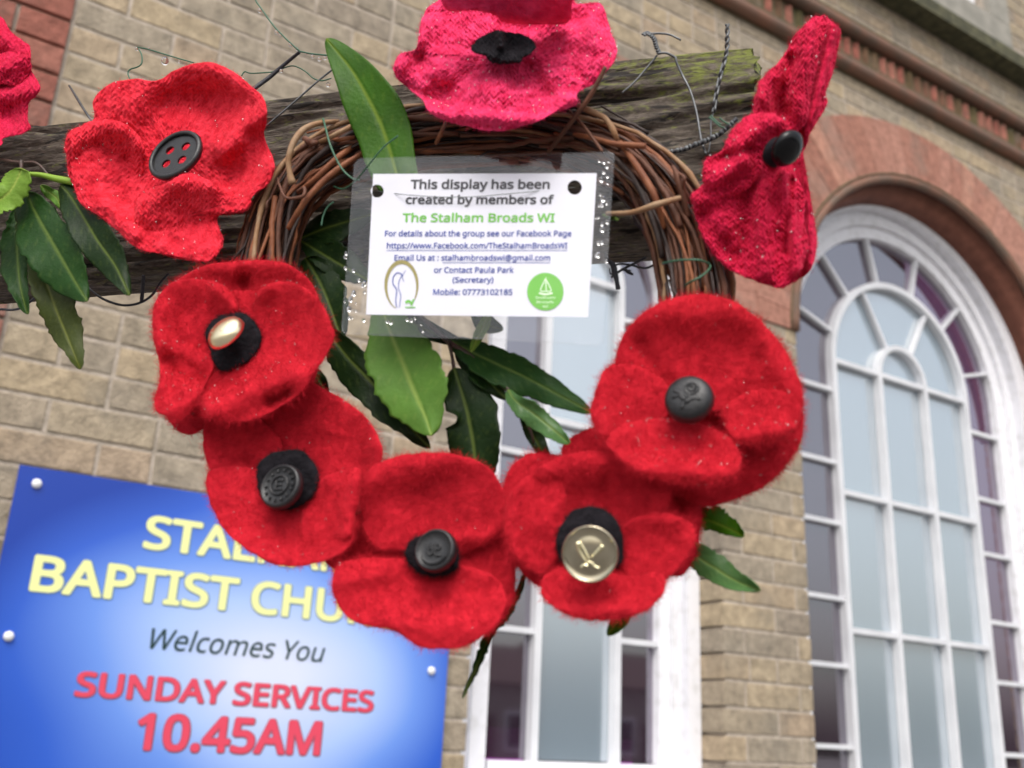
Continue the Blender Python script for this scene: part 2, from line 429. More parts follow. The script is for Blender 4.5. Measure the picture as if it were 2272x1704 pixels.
# the springing bricks on the pier between the arches
for k, z in enumerate((3.052,)): pass
def ubar(cx, cz, ri, ro, y0, y1, zb, name, mt, par, n=48, taper=None, label=None):
    """an upside-down U (two jambs and a round head) with a rectangular section"""
    prof = [(1, 0, zb)] + [(math.cos(t), math.sin(t), None) for t in np.linspace(0, PI, n)] + [(-1, 0, zb)]
    V = []; ro1 = ro if taper is None else taper
    for ux, uz, z in prof:
        for (r, y) in ((ri, y0), (ro, y0), (ro1, y1), (ri, y1)):
            V.append((cx+r*ux, y, (cz + r*uz) if z is None else z))
    m = len(prof); Fc = [(4*i+k, 4*i+(k+1) % 4, 4*i+4+(k+1) % 4, 4*i+4+k) for i in range(m-1) for k in range(4)] + [(0, 1, 2, 3), (4*m-1, 4*m-2, 4*m-3, 4*m-4)]
    return mk(name, V, Fc, mt, par, smooth=False, label=label)
def roll(cx, cz, r, rad, y, name, mt, par, n=60):
    P = [(cx + r*math.cos(t), y, cz + r*math.sin(t)) for t in np.linspace(-.0, PI, n)]
    V, Fc = tube(P, rad, 10); return mk(name, V, Fc, mt, par)
roll(C2['cx'], C2['cz'], .887, .017, WY-.004, 'arch_moulding', m_roll, CH)
roll(C2['cx'], C2['cz'], .912, .0045, WY-.010, 'arch_moulding', m_rolld, CH)
roll(C1['cx'], C1['cz'], .456, .015, WY-.002, 'arch_moulding', m_roll, CH)
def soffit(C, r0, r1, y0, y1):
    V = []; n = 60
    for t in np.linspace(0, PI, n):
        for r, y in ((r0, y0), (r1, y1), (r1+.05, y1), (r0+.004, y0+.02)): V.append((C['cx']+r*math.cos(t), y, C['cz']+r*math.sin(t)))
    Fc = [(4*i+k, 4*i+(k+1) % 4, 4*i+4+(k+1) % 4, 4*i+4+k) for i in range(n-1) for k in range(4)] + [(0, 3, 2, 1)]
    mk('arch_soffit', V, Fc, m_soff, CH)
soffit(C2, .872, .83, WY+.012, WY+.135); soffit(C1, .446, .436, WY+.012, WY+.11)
# jamb reveal bricks of the openings (the narrow side faces one sees)
def reveal(xe, sgn, k, depth):
    z = 1.6245 + PITCH*k
    return z
# windows
def sector(cx, cz, r0, r1, a0, a1, n=8):
    A = np.radians(np.linspace(a0, a1, n)); P = [(cx+r1*math.cos(a), cz+r1*math.sin(a)) for a in A]
    P += [(cx+r0*math.cos(a), cz+r0*math.sin(a)) for a in A[::-1]] if r0 > 0.001 else ([(cx, cz)] if abs(a1-a0) < 179 else [])
    return P
def pane(P, y, mt, par):
    if sum(P[i][0]*P[(i+1) % len(P)][1] - P[(i+1) % len(P)][0]*P[i][1] for i in range(len(P))) < 0: P = P[::-1]
    n = len(P); V = [(p[0], y, p[1]) for p in P] + [(p[0], y+.004, p[1]) for p in P]
    Fc = [tuple(range(n)), tuple(range(2*n-1, n-1, -1))] + [(i, i+n, (i+1) % n+n, (i+1) % n) for i in range(n)]
    mk('pane', V, Fc, mt, par, smooth=False)
def hbar(x0, x1, z, y, par, wd=.017, dp=.026):
    b = MB(); b.box(x0, x1, y-dp, y-.001, z-wd/2, z+wd/2); b.build('glazing_bar', m_bar, par)
def vbar(x, z0, z1, y, par, wd=.018, dp=.028):
    b = MB(); b.box(x-wd/2, x+wd/2, y-dp, y-.0015, z0, z1); b.build('glazing_bar', m_bar, par)
def rbar(cx, cz, r0, r1, a, y, par, wd=.015, dp=.025):
    a = math.radians(a); u = np.array((math.cos(a), math.sin(a))); p = np.array((-u[1], u[0]))*wd/2
    c = np.array((cx, cz)); q = [c+u*r0-p, c+u*r1-p, c+u*r1+p, c+u*r0+p]
    V = [(a_[0], y-dp, a_[1]) for a_ in q] + [(a_[0], y-.002, a_[1]) for a_ in q]
    mk('glazing_bar', V, [(0,1,2,3),(7,6,5,4),(0,4,5,1),(1,5,6,2),(2,6,7,3),(3,7,4,0)], m_bar, par, smooth=False)
ZS = 3.075; SIDE = [2.945, 2.645, 2.405, 2.12, 1.878, 1.60, 1.33]; MID = [3.075, 2.533, 2.01, 1.49]
# big window
W2 = MB(); cx = 3.525
W2 = mk('window', [(cx-.8, WY+.24, ZB), (cx+.8, WY+.24, ZB), (cx+.8, WY+.26, ZB), (cx-.8, WY+.26, ZB), (cx-.8, WY+.24, ZB+.05), (cx+.8, WY+.24, ZB+.05), (cx+.8, WY+.26, ZB+.05), (cx-.8, WY+.26, ZB+.05)],
        [(0,3,2,1),(4,5,6,7),(0,1,5,4),(1,2,6,5),(2,3,7,6),(3,0,4,7)], m_white, CH, smooth=False, label='large white arched window with frosted middle panes')
yg = WY+.215
for ri, ro, y0, y1 in ((.645, .700, WY+.185, WY+.235), (.700, .735, WY+.165, WY+.235), (.735, .765, WY+.178, WY+.235), (.765, .855, WY+.133, WY+.235)):
    ubar(cx, ZS, ri, ro, y0, y1, ZB, 'frame', m_white, W2)
ubar(cx+.02, ZS-.02, .83, .875, WY+.10, WY+.235, ZB, 'frame', m_white, W2) if False else None
b = MB(); b.box(cx+.857, C2['cx']+C2['r']-.002, WY+.12, WY+.235, ZB, ZS-.02); b.build('frame', m_white, W2)
for r, wd in ((.428, .026), (.147, .022)):
    ubar(cx, ZS, r-wd/2, r+wd/2, yg-.034, yg-.0005, ZB, 'glazing_bar', m_bar, W2)
for s in (1, -1):
    for z in SIDE: hbar(*sorted((cx+s*.441, cx+s*.645)), z, yg, W2)
for z in MID: hbar(cx-.415, cx+.415, z, yg, W2, wd=.02, dp=.03)
RO = [163, 134, 104, 74, 45, 16]
for a in RO: rbar(cx, ZS, .441, .645, a, yg, W2)
for a in (120, 60): rbar(cx, ZS, .158, .415, a, yg, W2)
e = .004
A_ = [180+8] + RO + [-8]
for i in range(len(A_)-1):
    a0, a1 = A_[i], A_[i+1]
    if i in (0, len(A_)-2): continue
    pane(sector(cx, ZS, .432, .65, a1+.4, a0-.4), yg, m_purple, W2)
for s in (1, -1):
    x0, x1 = sorted((cx+s*.432, cx+s*.65))
    a = 16.5 if s > 0 else 163.5-.5
    P = [(cx+s*.432, SIDE[0]+e), (cx+s*.65, SIDE[0]+e)] + [(cx+.65*math.cos(math.radians(t)), ZS+.65*math.sin(math.radians(t))) for t in np.linspace(0 if s > 0 else 180, a, 5)] + [(cx+.432*math.cos(math.radians(a)), ZS+.432*math.sin(math.radians(a)))]
    pane(P if s < 0 else P, yg, m_purple, W2)
    zs = SIDE + [ZB+.05]
    for z1, z0 in zip(zs[:-1], zs[1:]): pane([(x0, z0+e), (x1, z0+e), (x1, z1-e), (x0, z1-e)], yg, m_purple, W2)
for a0, a1 in ((0, 60), (60, 120), (120, 180)): pane(sector(cx, ZS, .151, .424, a0+.6, a1-.6, 10), yg+.001, m_frost, W2)
pane(sector(cx, ZS+.004, 0, .143, 0, 180, 14), yg+.001, m_frost, W2)
for xa, xb in ((cx-.424, cx-.151), (cx-.143, cx+.143), (cx+.151, cx+.424)):
    zs = MID + [ZB+.05]
    for z1, z0 in zip(zs[:-1], zs[1:]): pane([(xa, z0+e), (xb, z0+e), (xb, z1-e), (xa, z1-e)], yg+.001, m_frost, W2)
# narrow window
cx = 1.835; yg = WY+.165
b = MB(); b.box(cx-.43, cx+.43, WY+.02, WY+.2, 1.42, 1.480); W1 = b.build('window', m_white, CH, label='narrow white arched window behind the wreath')
for ri, ro, y0, y1 in ((.308, .345, WY+.135, WY+.185), (.345, .372, WY+.115, WY+.185), (.372, .395, WY+.13, WY+.185), (.395, .447, WY+.098, WY+.185)):
    ubar(cx, ZS-.02, ri, ro, y0, y1, 1.48, 'frame', m_white, W1)
b = MB(); b.box(cx-.30, cx+.30, WY+.13, WY+.185, 1.48, 1.522); b.build('frame', m_white, W1)
ubar(cx, ZS-.02, .135, .159, yg-.03, yg-.0005, 1.522, 'glazing_bar', m_bar, W1)
for s in (1, -1):
    for z in SIDE[:5]: hbar(*sorted((cx+s*.159, cx+s*.308)), z, yg, W1)
    x0, x1 = sorted((cx+s*.150, cx+s*.312)); zs = [3.2] + SIDE[:5] + [1.522]
    for z1, z0 in zip(zs[:-1], zs[1:]):
        if z1 == 3.2: continue
        pane([(x0, z0+e), (x1, z0+e), (x1, z1-e), (x0, z1-e)], yg, m_purple, W1)
    a = 45 if s > 0 else 135
    P = [(cx+s*.150, SIDE[0]+e), (cx+s*.312, SIDE[0]+e)] + [(cx+.312*math.cos(math.radians(t)), ZS-.02+.312*math.sin(math.radians(t))) for t in np.linspace(0 if s > 0 else 180, a, 6)] + [(cx+.150*math.cos(math.radians(a)), ZS-.02+.150*math.sin(math.radians(a)))]
    pane(P, yg, m_purple, W1)
    rbar(cx, ZS-.02, .159, .308, a, yg, W1)
pane(sector(cx, ZS-.02, .150, .312, 45.5, 134.5), yg, m_purple, W1)
for z in MID[:3]: hbar(cx-.135, cx+.135, z - (.02 if z > 3 else 0), yg, W1, wd=.02)
pane(sector(cx, ZS-.015, 0, .134, 0, 180, 12), yg+.001, m_frost, W1)
zs = [ZS-.02, 2.533, 2.01, 1.522]
for z1, z0 in zip(zs[:-1], zs[1:]): pane([(cx-.138, z0+e), (cx+.138, z0+e), (cx+.138, z1-e), (cx-.138, z1-e)], yg+.001, m_frost, W1)
for x0, x1, z1, l in ((cx-.305, cx-.160, 1.608, 'violet card standing inside the narrow window, behind its left bottom pane'), (cx+.165, cx+.235, 1.590, 'short violet card standing inside the narrow window, behind its right bottom pane')):
    b = MB(); b.box(x0, x1, yg+.008, yg+.014, 1.50, z1); o = b.build('violet_card', m_violet); tag(o, l, 'card')
b = MB(); b.box(cx-.6, 4.6, WY+.9, WY+.95, .2, 4.6); b.box(cx-.6, 4.6, WY+.36, WY+.95, .15, .2); b.build('interior_wall', m_dark, CH)
# cornice: two half-round rolls with dog-tooth bricks between, a mossy string course above
for z, r, y in ((4.335, .030, WY-.020), (4.527, .031, WY-.026)):
    V, Fc = tube([(x, y, z) for x in np.linspace(-1, 6, 60)], r, 14); mk('roll_moulding', V, Fc, m_roll, CH)
    V, Fc = tube([(x, y-r*.55, z+r*.82) for x in np.linspace(-1, 6, 30)], .011, 6); mk('roll_moulding', V, Fc, m_rolld, CH)
b = MB(); b.box(-1, 6, WY-.006, WY+.02, 4.30, 4.60); b.build('frieze', m_rolld, CH)
for i in range(60):
    x = 1.9 + i*.0585; s = .0405
    v = []
    for z in (4.385, 4.482):
        for dx, dy in ((-s, 0), (0, -s), (s, 0), (0, s)): v.append((x+dx*.56, WY-.004+dy*.5, z))
    o = mk('brick', v, [(0,1,5,4),(1,2,6,5),(2,3,7,6),(3,0,4,7),(0,3,2,1),(4,5,6,7)], m_red if random.random() < .6 else m_mossred, CH, smooth=False); o['tone'] = random.random()
b = MB(); b.box(-1, 6, WY-.10, WY+.02, 4.80, 4.875); b.build('string_course', m_moss_stone, CH)
b = MB(); b.box(3.34, 4.33, WY-.03, WY+.05, 4.877, 5.115); b.build('sill', m_stone, CH)
b = MB(); b.box(4.165, 4.33, WY-.03, WY+.05, 5.118, 6.6); b.box(3.34, 3.555, WY-.03, WY+.05, 5.118, 6.6); b.build('stone_surround', m_stone, CH)
b = MB(); b.box(3.58, 4.14, WY+.03, WY+.09, 5.12, 6.6); uw = b.build('window', m_white, CH, label='white framed upper window above the cornice')
b = MB(); b.box(3.66, 4.06, WY+.022, WY+.028, 5.24, 6.5); b.build('pane', m_frost, uw)

# ------------------------------------------------------------------ the notice board
def signmat():
    m = mat('printed_blue_board', (.1, .2, .7), .28, spec=.5); t = m.node_tree; b = t.nodes['Principled BSDF']
    g = t.nodes.new('ShaderNodeNewGeometry'); mp = t.nodes.new('ShaderNodeMapping'); mp.vector_type = 'POINT'
    mp.inputs['Location'].default_value = (-.84/.64, 0, -1.68/.52); mp.inputs['Scale'].default_value = (1/.64, 0, 1/.52)
    t.links.new(g.outputs['Position'], mp.inputs[0])
    ln = t.nodes.new('ShaderNodeVectorMath'); ln.operation = 'LENGTH'; t.links.new(mp.outputs[0], ln.inputs[0])
    gr = t.nodes.new('ShaderNodeTexNoise'); gr.inputs['Scale'].default_value = 1.6; gr.inputs['Detail'].default_value = 0; t.links.new(mp.outputs[0], gr.inputs[0])
    ad = t.nodes.new('ShaderNodeMath'); ad.operation = 'MULTIPLY_ADD'; ad.inputs[1].default_value = .45; t.links.new(gr.outputs[0], ad.inputs[0]); t.links.new(ln.outputs['Value'], ad.inputs[2])
    r = t.nodes.new('ShaderNodeValToRGB'); cr = r.color_ramp
    cr.elements[0].position = .24; cr.elements[0].color = rgb('D2DAF0'); cr.elements[1].position = .97; cr.elements[1].color = rgb('0E3A9E')
    for p, c in ((.46, 'A6C0F0'), (.62, '6A92E2'), (.80, '2F5CC4')): 
        el = cr.elements.new(p); el.color = rgb(c)
    mr = t.nodes.new('ShaderNodeMapRange'); mr.inputs[1].default_value = 0; mr.inputs[2].default_value = 1.30; t.links.new(ad.outputs[0], mr.inputs[0])
    t.links.new(mr.outputs[0], r.inputs[0]); t.links.new(r.outputs[0], b.inputs['Base Color'])
    return m
SG = thing('notice_board', (.766, 2.38, 1.30), 'glossy blue and white church notice board with cream and red lettering', 'sign')
b = MB(); b.box(.227, 1.306, 2.378, 2.384, 1.26, 2.094); b.build('board', signmat(), SG)
b = MB(); b.box(.25, .29, 2.384, 2.4, 1.28, 2.07); b.box(1.24, 1.28, 2.384, 2.4, 1.28, 2.07); b.build('batten', m_dark, SG)
m_cream = mat('cream_print', rgb('E6E9A2'), .35); m_redp = mat('coral_red_print', rgb('DC4860'), .35); m_blk = mat('dark_green_print', rgb('1E3A38'), .35)
m_outline = mat('grey_blue_print', rgb('5B7DA6'), .35); m_outr = mat('dark_red_print', rgb('7C4F62'), .35)
def signtext(s, x0, x1, z0, z1, mt, bold, shear=0, outline=None, body=None):
    V, Fc = boldmesh(s, bold, shear); a, b_ = cap_height(bold)
    xs0, xs1 = V[:, 0].min(), V[:, 0].max()
    if outline:
        V2, F2 = boldmesh(s, bold+.016, shear)
        mk('lettering_edge', [(x0+(x-xs0)/(xs1-xs0)*(x1-x0)+.0010, 2.3774-l*.0003, z0+(y-a)/(b_-a)*(z1-z0)-.0010) for x, y, l in V2], F2, outline, SG, smooth=False)
    mk('lettering', [(x0+(x-xs0)/(xs1-xs0)*(x1-x0), 2.3768-l*.0003, z0+(y-a)/(b_-a)*(z1-z0)) for x, y, l in V], Fc, mt, SG, smooth=False)
signtext('STALHAM', .507, 1.023, 1.950, 2.026, m_cream, .027, outline=m_outline)
signtext('BAPTIST CHURCH', .292, 1.235, 1.832, 1.909, m_cream, .027, outline=m_outline)
signtext('Welcomes You', .556, .968, 1.735, 1.779, m_blk, .006, .22)
signtext('SUNDAY SERVICES', .418, 1.107, 1.627, 1.678, m_redp, .027, outline=m_outr)
signtext('10.45AM', .557, .980, 1.525, 1.601, m_redp, .027, outline=m_outr)
m_cap = mat('white_plastic_cap', (.82, .82, .84), .3)
for x, z in ((.267, 2.058), (.272, 1.737), (1.259, 1.735), (1.262, 2.058), (.272, 1.40), (1.259, 1.40)):
    V, Fc = lathe(np.array((x, 2.377, z)), (0, -1, 0), [(.0105, 0), (.0105, .003), (.0085, .0065), (.004, .0085), (.0005, .009)], 20); mk('screw_cap', V, Fc, m_cap, SG)

# ------------------------------------------------------------------ the timber beam
def woodmat():
    m = mat('weathered_wood', (.05, .038, .03), .8, spec=.35); t = m.node_tree; b = t.nodes['Principled BSDF']
    g = t.nodes.new('ShaderNodeNewGeometry')
    rot = t.nodes.new('ShaderNodeMapping'); rot.inputs['Rotation'].default_value = (0, 0, math.atan2(.7257, .688)); t.links.new(g.outputs['Position'], rot.inputs[0])
    mp = t.nodes.new('ShaderNodeMapping'); mp.inputs['Scale'].default_value = (85, 300, 300); t.links.new(rot.outputs[0], mp.inputs[0])
    n = t.nodes.new('ShaderNodeTexNoise'); n.inputs['Scale'].default_value = 1; n.inputs['Detail'].default_value = 8; n.inputs['Distortion'].default_value = .8; n.inputs['Roughness'].default_value = .65; t.links.new(mp.outputs[0], n.inputs[0])
    r = t.nodes.new('ShaderNodeValToRGB'); cr = r.color_ramp
    cr.elements[0].position = .32; cr.elements[0].color = (.040, .031, .025, 1); cr.elements[1].position = .68; cr.elements[1].color = (.175, .145, .118, 1)
    el = cr.elements.new(.52); el.color = (.088, .070, .055, 1); t.links.new(n.outputs[0], r.inputs[0])
    # moss: towards the right end and upper edge
    sx = t.nodes.new('ShaderNodeSeparateXYZ'); t.links.new(rot.outputs[0], sx.inputs[0])
    xr = (hp(1690, 150)[0]*.688 - hp(1690, 150)[1]*.7257)
    a = t.nodes.new('ShaderNodeMapRange'); a.inputs[1].default_value = xr-.20; a.inputs[2].default_value = xr; t.links.new(sx.outputs[0], a.inputs[0])
    zt = hp(1400, 85)[2]
    z = t.nodes.new('ShaderNodeMapRange'); z.inputs[1].default_value = zt-.075; z.inputs[2].default_value = zt; t.links.new(sx.outputs[2], z.inputs[0])
    mn = t.nodes.new('ShaderNodeTexNoise'); mn.inputs['Scale'].default_value = 170; mn.inputs['Detail'].default_value = 6; mn.inputs['Roughness'].default_value = .7
    mp2 = t.nodes.new('ShaderNodeMapping'); mp2.inputs['Scale'].default_value = (.6, 1, 1.6); t.links.new(rot.outputs[0], mp2.inputs[0]); t.links.new(mp2.outputs[0], mn.inputs[0])
    s = t.nodes.new('ShaderNodeMath'); s.operation = 'MULTIPLY'; t.links.new(a.outputs[0], s.inputs[0]); t.links.new(z.outputs[0], s.inputs[1])
    s2 = t.nodes.new('ShaderNodeMath'); s2.operation = 'MULTIPLY_ADD'; s2.inputs[1].default_value = .26; t.links.new(s.outputs[0], s2.inputs[0]); t.links.new(mn.outputs[0], s2.inputs[2])
    s3 = t.nodes.new('ShaderNodeMapRange'); s3.inputs[1].default_value = .56; s3.inputs[2].default_value = .74; t.links.new(s2.outputs[0], s3.inputs[0])
    mx = t.nodes.new('ShaderNodeMix'); mx.data_type = 'RGBA'; t.links.new(s3.outputs[0], mx.inputs[0]); t.links.new(r.outputs[0], mx.inputs[6]); mx.inputs[7].default_value = (.16, .18, .035, 1)
    mp3 = t.nodes.new('ShaderNodeMapping'); mp3.inputs['Scale'].default_value = (28, 140, 140); t.links.new(rot.outputs[0], mp3.inputs[0])
    cn = t.nodes.new('ShaderNodeTexNoise'); cn.inputs['Scale'].default_value = 1; cn.inputs['Detail'].default_value = 3; cn.inputs['Distortion'].default_value = 1.2; t.links.new(mp3.outputs[0], cn.inputs[0])
    cm = t.nodes.new('ShaderNodeMapRange'); cm.inputs[1].default_value = .57; cm.inputs[2].default_value = .62; t.links.new(cn.outputs[0], cm.inputs[0])
    mx3 = t.nodes.new('ShaderNodeMix'); mx3.data_type = 'RGBA'; t.links.new(cm.outputs[0], mx3.inputs[0]); t.links.new(mx.outputs[2], mx3.inputs[6]); mx3.inputs[7].default_value = (.02, .016, .013, 1)
    t.links.new(mx3.outputs[2], b.inputs['Base Color'])
    bp = t.nodes.new('ShaderNodeBump'); bp.inputs['Distance'].default_value = .0018; t.links.new(n.outputs[0], bp.inputs['Height']); t.links.new(bp.outputs[0], b.inputs['Normal'])
    return m
m_wood = woodmat()
BT = hp(1690, 84)                               # top corner of the right end
zt = BT[2]; HB = zt - hp(1420, 520)[2]; TB = .046; LB = 1.5
BM = thing('wooden_beam', tuple(BT - BD*LB - np.array([0, 0, HB])), 'dark weathered timber beam with mossy right end carrying the wreath', 'beam')
nL, nP = 760, 230
per = HB*2 + TB*2
sL = np.linspace(0, LB, nL)                     # from the right end backwards
tt = np.linspace(0, per, nP, endpoint=False)
V = np.zeros((nL, nP, 3))
for j, s in enumerate(tt):
    if s < HB: base = np.array([0, -s]); nrm = np.array([1, 0]); gsc = 1
    elif s < HB+TB: base = np.array([-(s-HB), -HB]); nrm = np.array([0, -1]); gsc = .5
    elif s < 2*HB+TB: base = np.array([-TB, -HB+(s-HB-TB)]); nrm = np.array([-1, 0]); gsc = .6
    else: base = np.array([-TB+(s-2*HB-TB), 0]); nrm = np.array([0, 1]); gsc = .6
    cr1 = fbm(sL*22 + 3, np.full(nL, s*330.), 5, 4)*.0013
    cr2 = -np.clip(fbm(sL*8, s*150 + vnoise(sL*9, sL*0, 9)*1.3, 21, 2) - .30, 0, 1)*.009
    big = fbm(sL*5, np.full(nL, s*14.), 8, 2)*.0022
    d = (cr1 + cr2 + big)*gsc
    # round off the arrises
    rr0 = .011; q_ = np.array([min(max(base[0], -TB+rr0), -rr0), min(max(base[1], -HB+rr0), -rr0)]); v_ = base - q_; nrm = v_/np.linalg.norm(v_); base = q_ + nrm*rr0
    topw = 0; dd = d
    V[:, j, :] = (BT - BD*sL[:, None] + BN*(base[0]+nrm[0]*dd)[:, None] + np.array([0, 0, 1.])*(base[1]+nrm[1]*dd+topw)[:, None])
# ragged right end
for j in range(nP):
    r_e = abs(float(vnoise(tt[j]*150, 3.1, 4)))*.009 + (.006 if (tt[j] < .012 or tt[j] > per-.02) else 0)
    for i_ in range(3): V[i_, j] -= BD*r_e*(1, .55, .25)[i_]
V = V.reshape(-1, 3)
Fc = [(i*nP+j, (i+1)*nP+j, (i+1)*nP+(j+1) % nP, i*nP+(j+1) % nP) for i in range(nL-1) for j in range(nP)]
Fc += [tuple(range(nP)), tuple((nL-1)*nP+j for j in range(nP))[::-1]]
bmo = mk('timber', V, Fc, m_wood, BM)
b = MB(); pb = BT - BD*(LB-.06) - BN*.10
q = [pb + BD*dx + BN*dy for dx, dy in ((-.05, -.05), (.05, -.05), (.05, .05), (-.05, .05))]
b.add([(p[0], p[1], 0) for p in q] + [(p[0], p[1], zt+.03) for p in q], [(0,3,2,1),(4,5,6,7),(0,1,5,4),(1,2,6,5),(2,3,7,6),(3,0,4,7)])
b.build('post', m_wood, BM)

# ------------------------------------------------------------------ the twig wreath
m_tw = [mat('vine_orange', (.27,.092,.034), .68, (.17,.05,.018), 90, bump=.0004, bscale=500), mat('vine_brown', (.15,.055,.028), .7, (.085,.032,.018), 90, bump=.0004, bscale=500),
        mat('vine_dark', (.045,.022,.018), .6, (.025,.015,.012), 90, bump=.0004, bscale=500), mat('vine_tan', (.33,.21,.12), .68, (.28,.14,.06), 120, bump=.0004, bscale=500)]
WC = (1066, 800)
WR = thing('twig_wreath', tuple(hp(1066, 1300, .035)), 'round wreath of twisted brown vine twigs hanging from the beam', 'wreath')
TR = .0190
RC = spline([(1545,650),(1505,500),(1425,385),(1290,322),(1100,296),(900,306),(752,348),(668,405),(622,480),(590,590),(565,760),(600,950),(720,1100),(900,1175),(1100,1185),(1300,1130),(1440,1020),(1530,840)], 360, True)
RP = hp(RC[:, 0], RC[:, 1], .036 - .030*np.clip((RC[:, 1]-680)/330, 0, 1)); RTn = np.roll(RP, -1, 0) - np.roll(RP, 1, 0); RTn /= np.linalg.norm(RTn, axis=1)[:, None]; RO_ = np.cross(RTn, BN)
def ringpt(th, rho, ph):
    u = (th/(2*PI) % 1)*360; i = int(u) % 360; f = u-int(u); j = (i+1) % 360
    return RP[i]*(1-f) + RP[j]*f + (RO_[i]*(1-f)+RO_[j]*f)*(rho*math.cos(ph)) + BN*(rho*math.sin(ph))
rd = random.Random(5)
for i in range(250):
    n = 34; a0 = rd.uniform(0, 2*PI); span = rd.uniform(.9, 3.6); ph0 = rd.uniform(0, 2*PI); tw = rd.uniform(-1.3, 2.2)
    rho = TR*math.sqrt(rd.uniform(.08, 1.0)); rb = rd.choice((.0008, .0010, .0012, .0015, .0019)); wob = rd.uniform(.0005, .0038); s1 = rd.uniform(0, 9)
    P = []
    for k in range(n):
        t = k/(n-1); th = a0 + span*t; rk = rho + wob*math.sin(5*t+s1) + (rd.uniform(.002, .010)*((t-.93)/.07) if (t > .93 and i % 2 == 0) else 0)
        P.append(ringpt(th, rk, ph0 + tw*span*t*.8 + .25*math.sin(4*t+s1)) + np.array([rd.gauss(0, .00035) for _ in range(3)]))
    kn = np.array([1 + (.35 if rd.random() < .08 else 0) for _ in range(n)])
    V, Fc = tube(P, np.linspace(rb, rb*.6, n)*kn, 6)
    o_ = mk('twig', V, Fc, m_tw[rd.choice((0, 0, 1, 1, 1, 2, 2, 3) if i % 2 else (0, 1, 2))], WR)
def sp_twig(pts, offs, r, mt, n=24):
    V, Fc = ptube(pts, offs, r, n, 7); mk('twig', V, Fc, mt, WR)
sp_twig(cN([(1500,380),(1240,410),(1080,480),(960,620),(905,760),(885,900),(905,1040),(935,1150)]), [.05,.062,.066,.068,.068,.066,.064,.062], [5,6,6.5,8,7,7,6,9.5], m_tw[3])
sp_twig(cL([(-80,190),(0,230),(130,290),(240,350),(320,470),(370,580),(420,720)]), [.05,.06,.062,.063,.062,.06,.05], [7,8,7,6,8,6,4], m_tw[3])
sp_twig(cL([(-300,520),(0,570),(200,620),(350,660),(730,690)]), [.05,.058,.06,.062,.064], [5,6,6,7,7], m_tw[0])
sp_twig(cL([(420,640),(520,780),(700,1050),(850,1320),(960,1700)]), [.055,.06,.062,.062,.05], [6,8,9,7,5], m_tw[0])
sp_twig(cL([(250,1515),(560,1500),(850,1410),(1160,1320)]), [.055,.06,.065,.06], [5,6,8,6], m_tw[3])
sp_twig(cL([(1250,1550),(1180,1250),(1090,980),(1060,940)]), [.05,.058,.062,.06], [7,8,9,4], m_tw[1])
sp_twig(cL([(1330,1450),(1200,1200),(1210,1080),(1120,1010)]), [.05,.06,.065,.06], [6,5,4,4], m_tw[1])
sp_twig(cB([(1780,410),(1690,580),(1560,760),(1430,930)]), [.088,.082,.072,.055], [4.5,5.5,5.5,5], m_tw[1])
sp_twig(cB([(1560,680),(1650,780),(1760,930)]), [.055,.064,.07], [3,4,3.5], m_tw[1])
sp_twig(cB([(800,750),(770,820),(740,880)]), [.06,.07,.062], [4,5,4], m_tw[0])
sp_twig(cN([(1250,650),(1430,560),(1700,420),(1800,380)]), [.05,.062,.06,.05], [7,6,6,6], m_tw[3])
sp_twig(cN([(1090,600),(1180,650),(1230,640)]), [.05,.06,.055], [8,7,6], m_tw[1])
sp_twig(cN([(1400,600),(1500,610),(1700,575)]), [.05,.058,.055], [4,5,4], m_tw[0])
sp_twig(cN([(1750,650),(1500,820),(1200,1100),(1000,1250)]), [.045,.058,.058,.05], [6,7,7,5], m_tw[0])
sp_twig(cN([(1820,760),(1500,960),(1250,1180),(1050,1420),(880,1700)]), [.05,.06,.062,.062,.055], [6,7,7.5,7,6], m_tw[0])
sp_twig(cN([(1000,1240),(1080,1200),(1060,1300),(860,1320),(780,1180),(750,1080)]), [.06,.066,.068,.066,.062,.058], [4,4,4,3,3,2], m_tw[1], 30)

# ------------------------------------------------------------------ leaves
def leafmat(name, c, cr_, rough=.46):
    m = mat(name, c, rough, tuple(x*.72 for x in c[:3]), 45, bump=.0004, bscale=420, spec=.2); t = m.node_tree; b = t.nodes['Principled BSDF']
    src = b.inputs['Base Color'].links[0].from_socket
    a = t.nodes.new('ShaderNodeAttribute'); a.attribute_name = 'rib'
    mx = t.nodes.new('ShaderNodeMix'); mx.data_type = 'RGBA'; t.links.new(a.outputs['Fac'], mx.inputs[0]); t.links.new(src, mx.inputs[6]); mx.inputs[7].default_value = cr_[:3]+(1,)
    t.links.new(mx.outputs[2], b.inputs['Base Color'])
    tr = t.nodes.new('ShaderNodeBsdfTranslucent'); t.links.new(mx.outputs[2], tr.inputs[0])
    ms = t.nodes.new('ShaderNodeMixShader'); ms.inputs[0].default_value = .30
    t.links.new(b.outputs[0], ms.inputs[1]); t.links.new(tr.outputs[0], ms.inputs[2]); t.links.new(ms.outputs[0], t.nodes['Material Output'].inputs[0])
    return m
LM = {'mid': leafmat('leaf_mid_green', (.048,.150,.004), (.17,.26,.02)), 'pale': leafmat('leaf_pale_green', (.14,.30,.045), (.30,.42,.09)), 'dark': leafmat('leaf_dark_green', (.014,.038,.008), (.12,.17,.03)),
      'deep': leafmat('leaf_deep_green', (.022,.075,.012), (.13,.20,.04)), 'lime': leafmat('leaf_lime', (.24,.42,.05), (.40,.52,.10)), 'grey': leafmat('leaf_glossy_greyish', (.10,.22,.07), (.25,.36,.10), .22),
      'yell': leafmat('leaf_yellowing', (.055,.075,.012), (.15,.17,.03))}
m_stem = mat('reddish_brown_stem', (.075,.03,.022), .5, (.045,.03,.02), 200); m_gstem = mat('green_stem', (.22,.36,.03), .45)
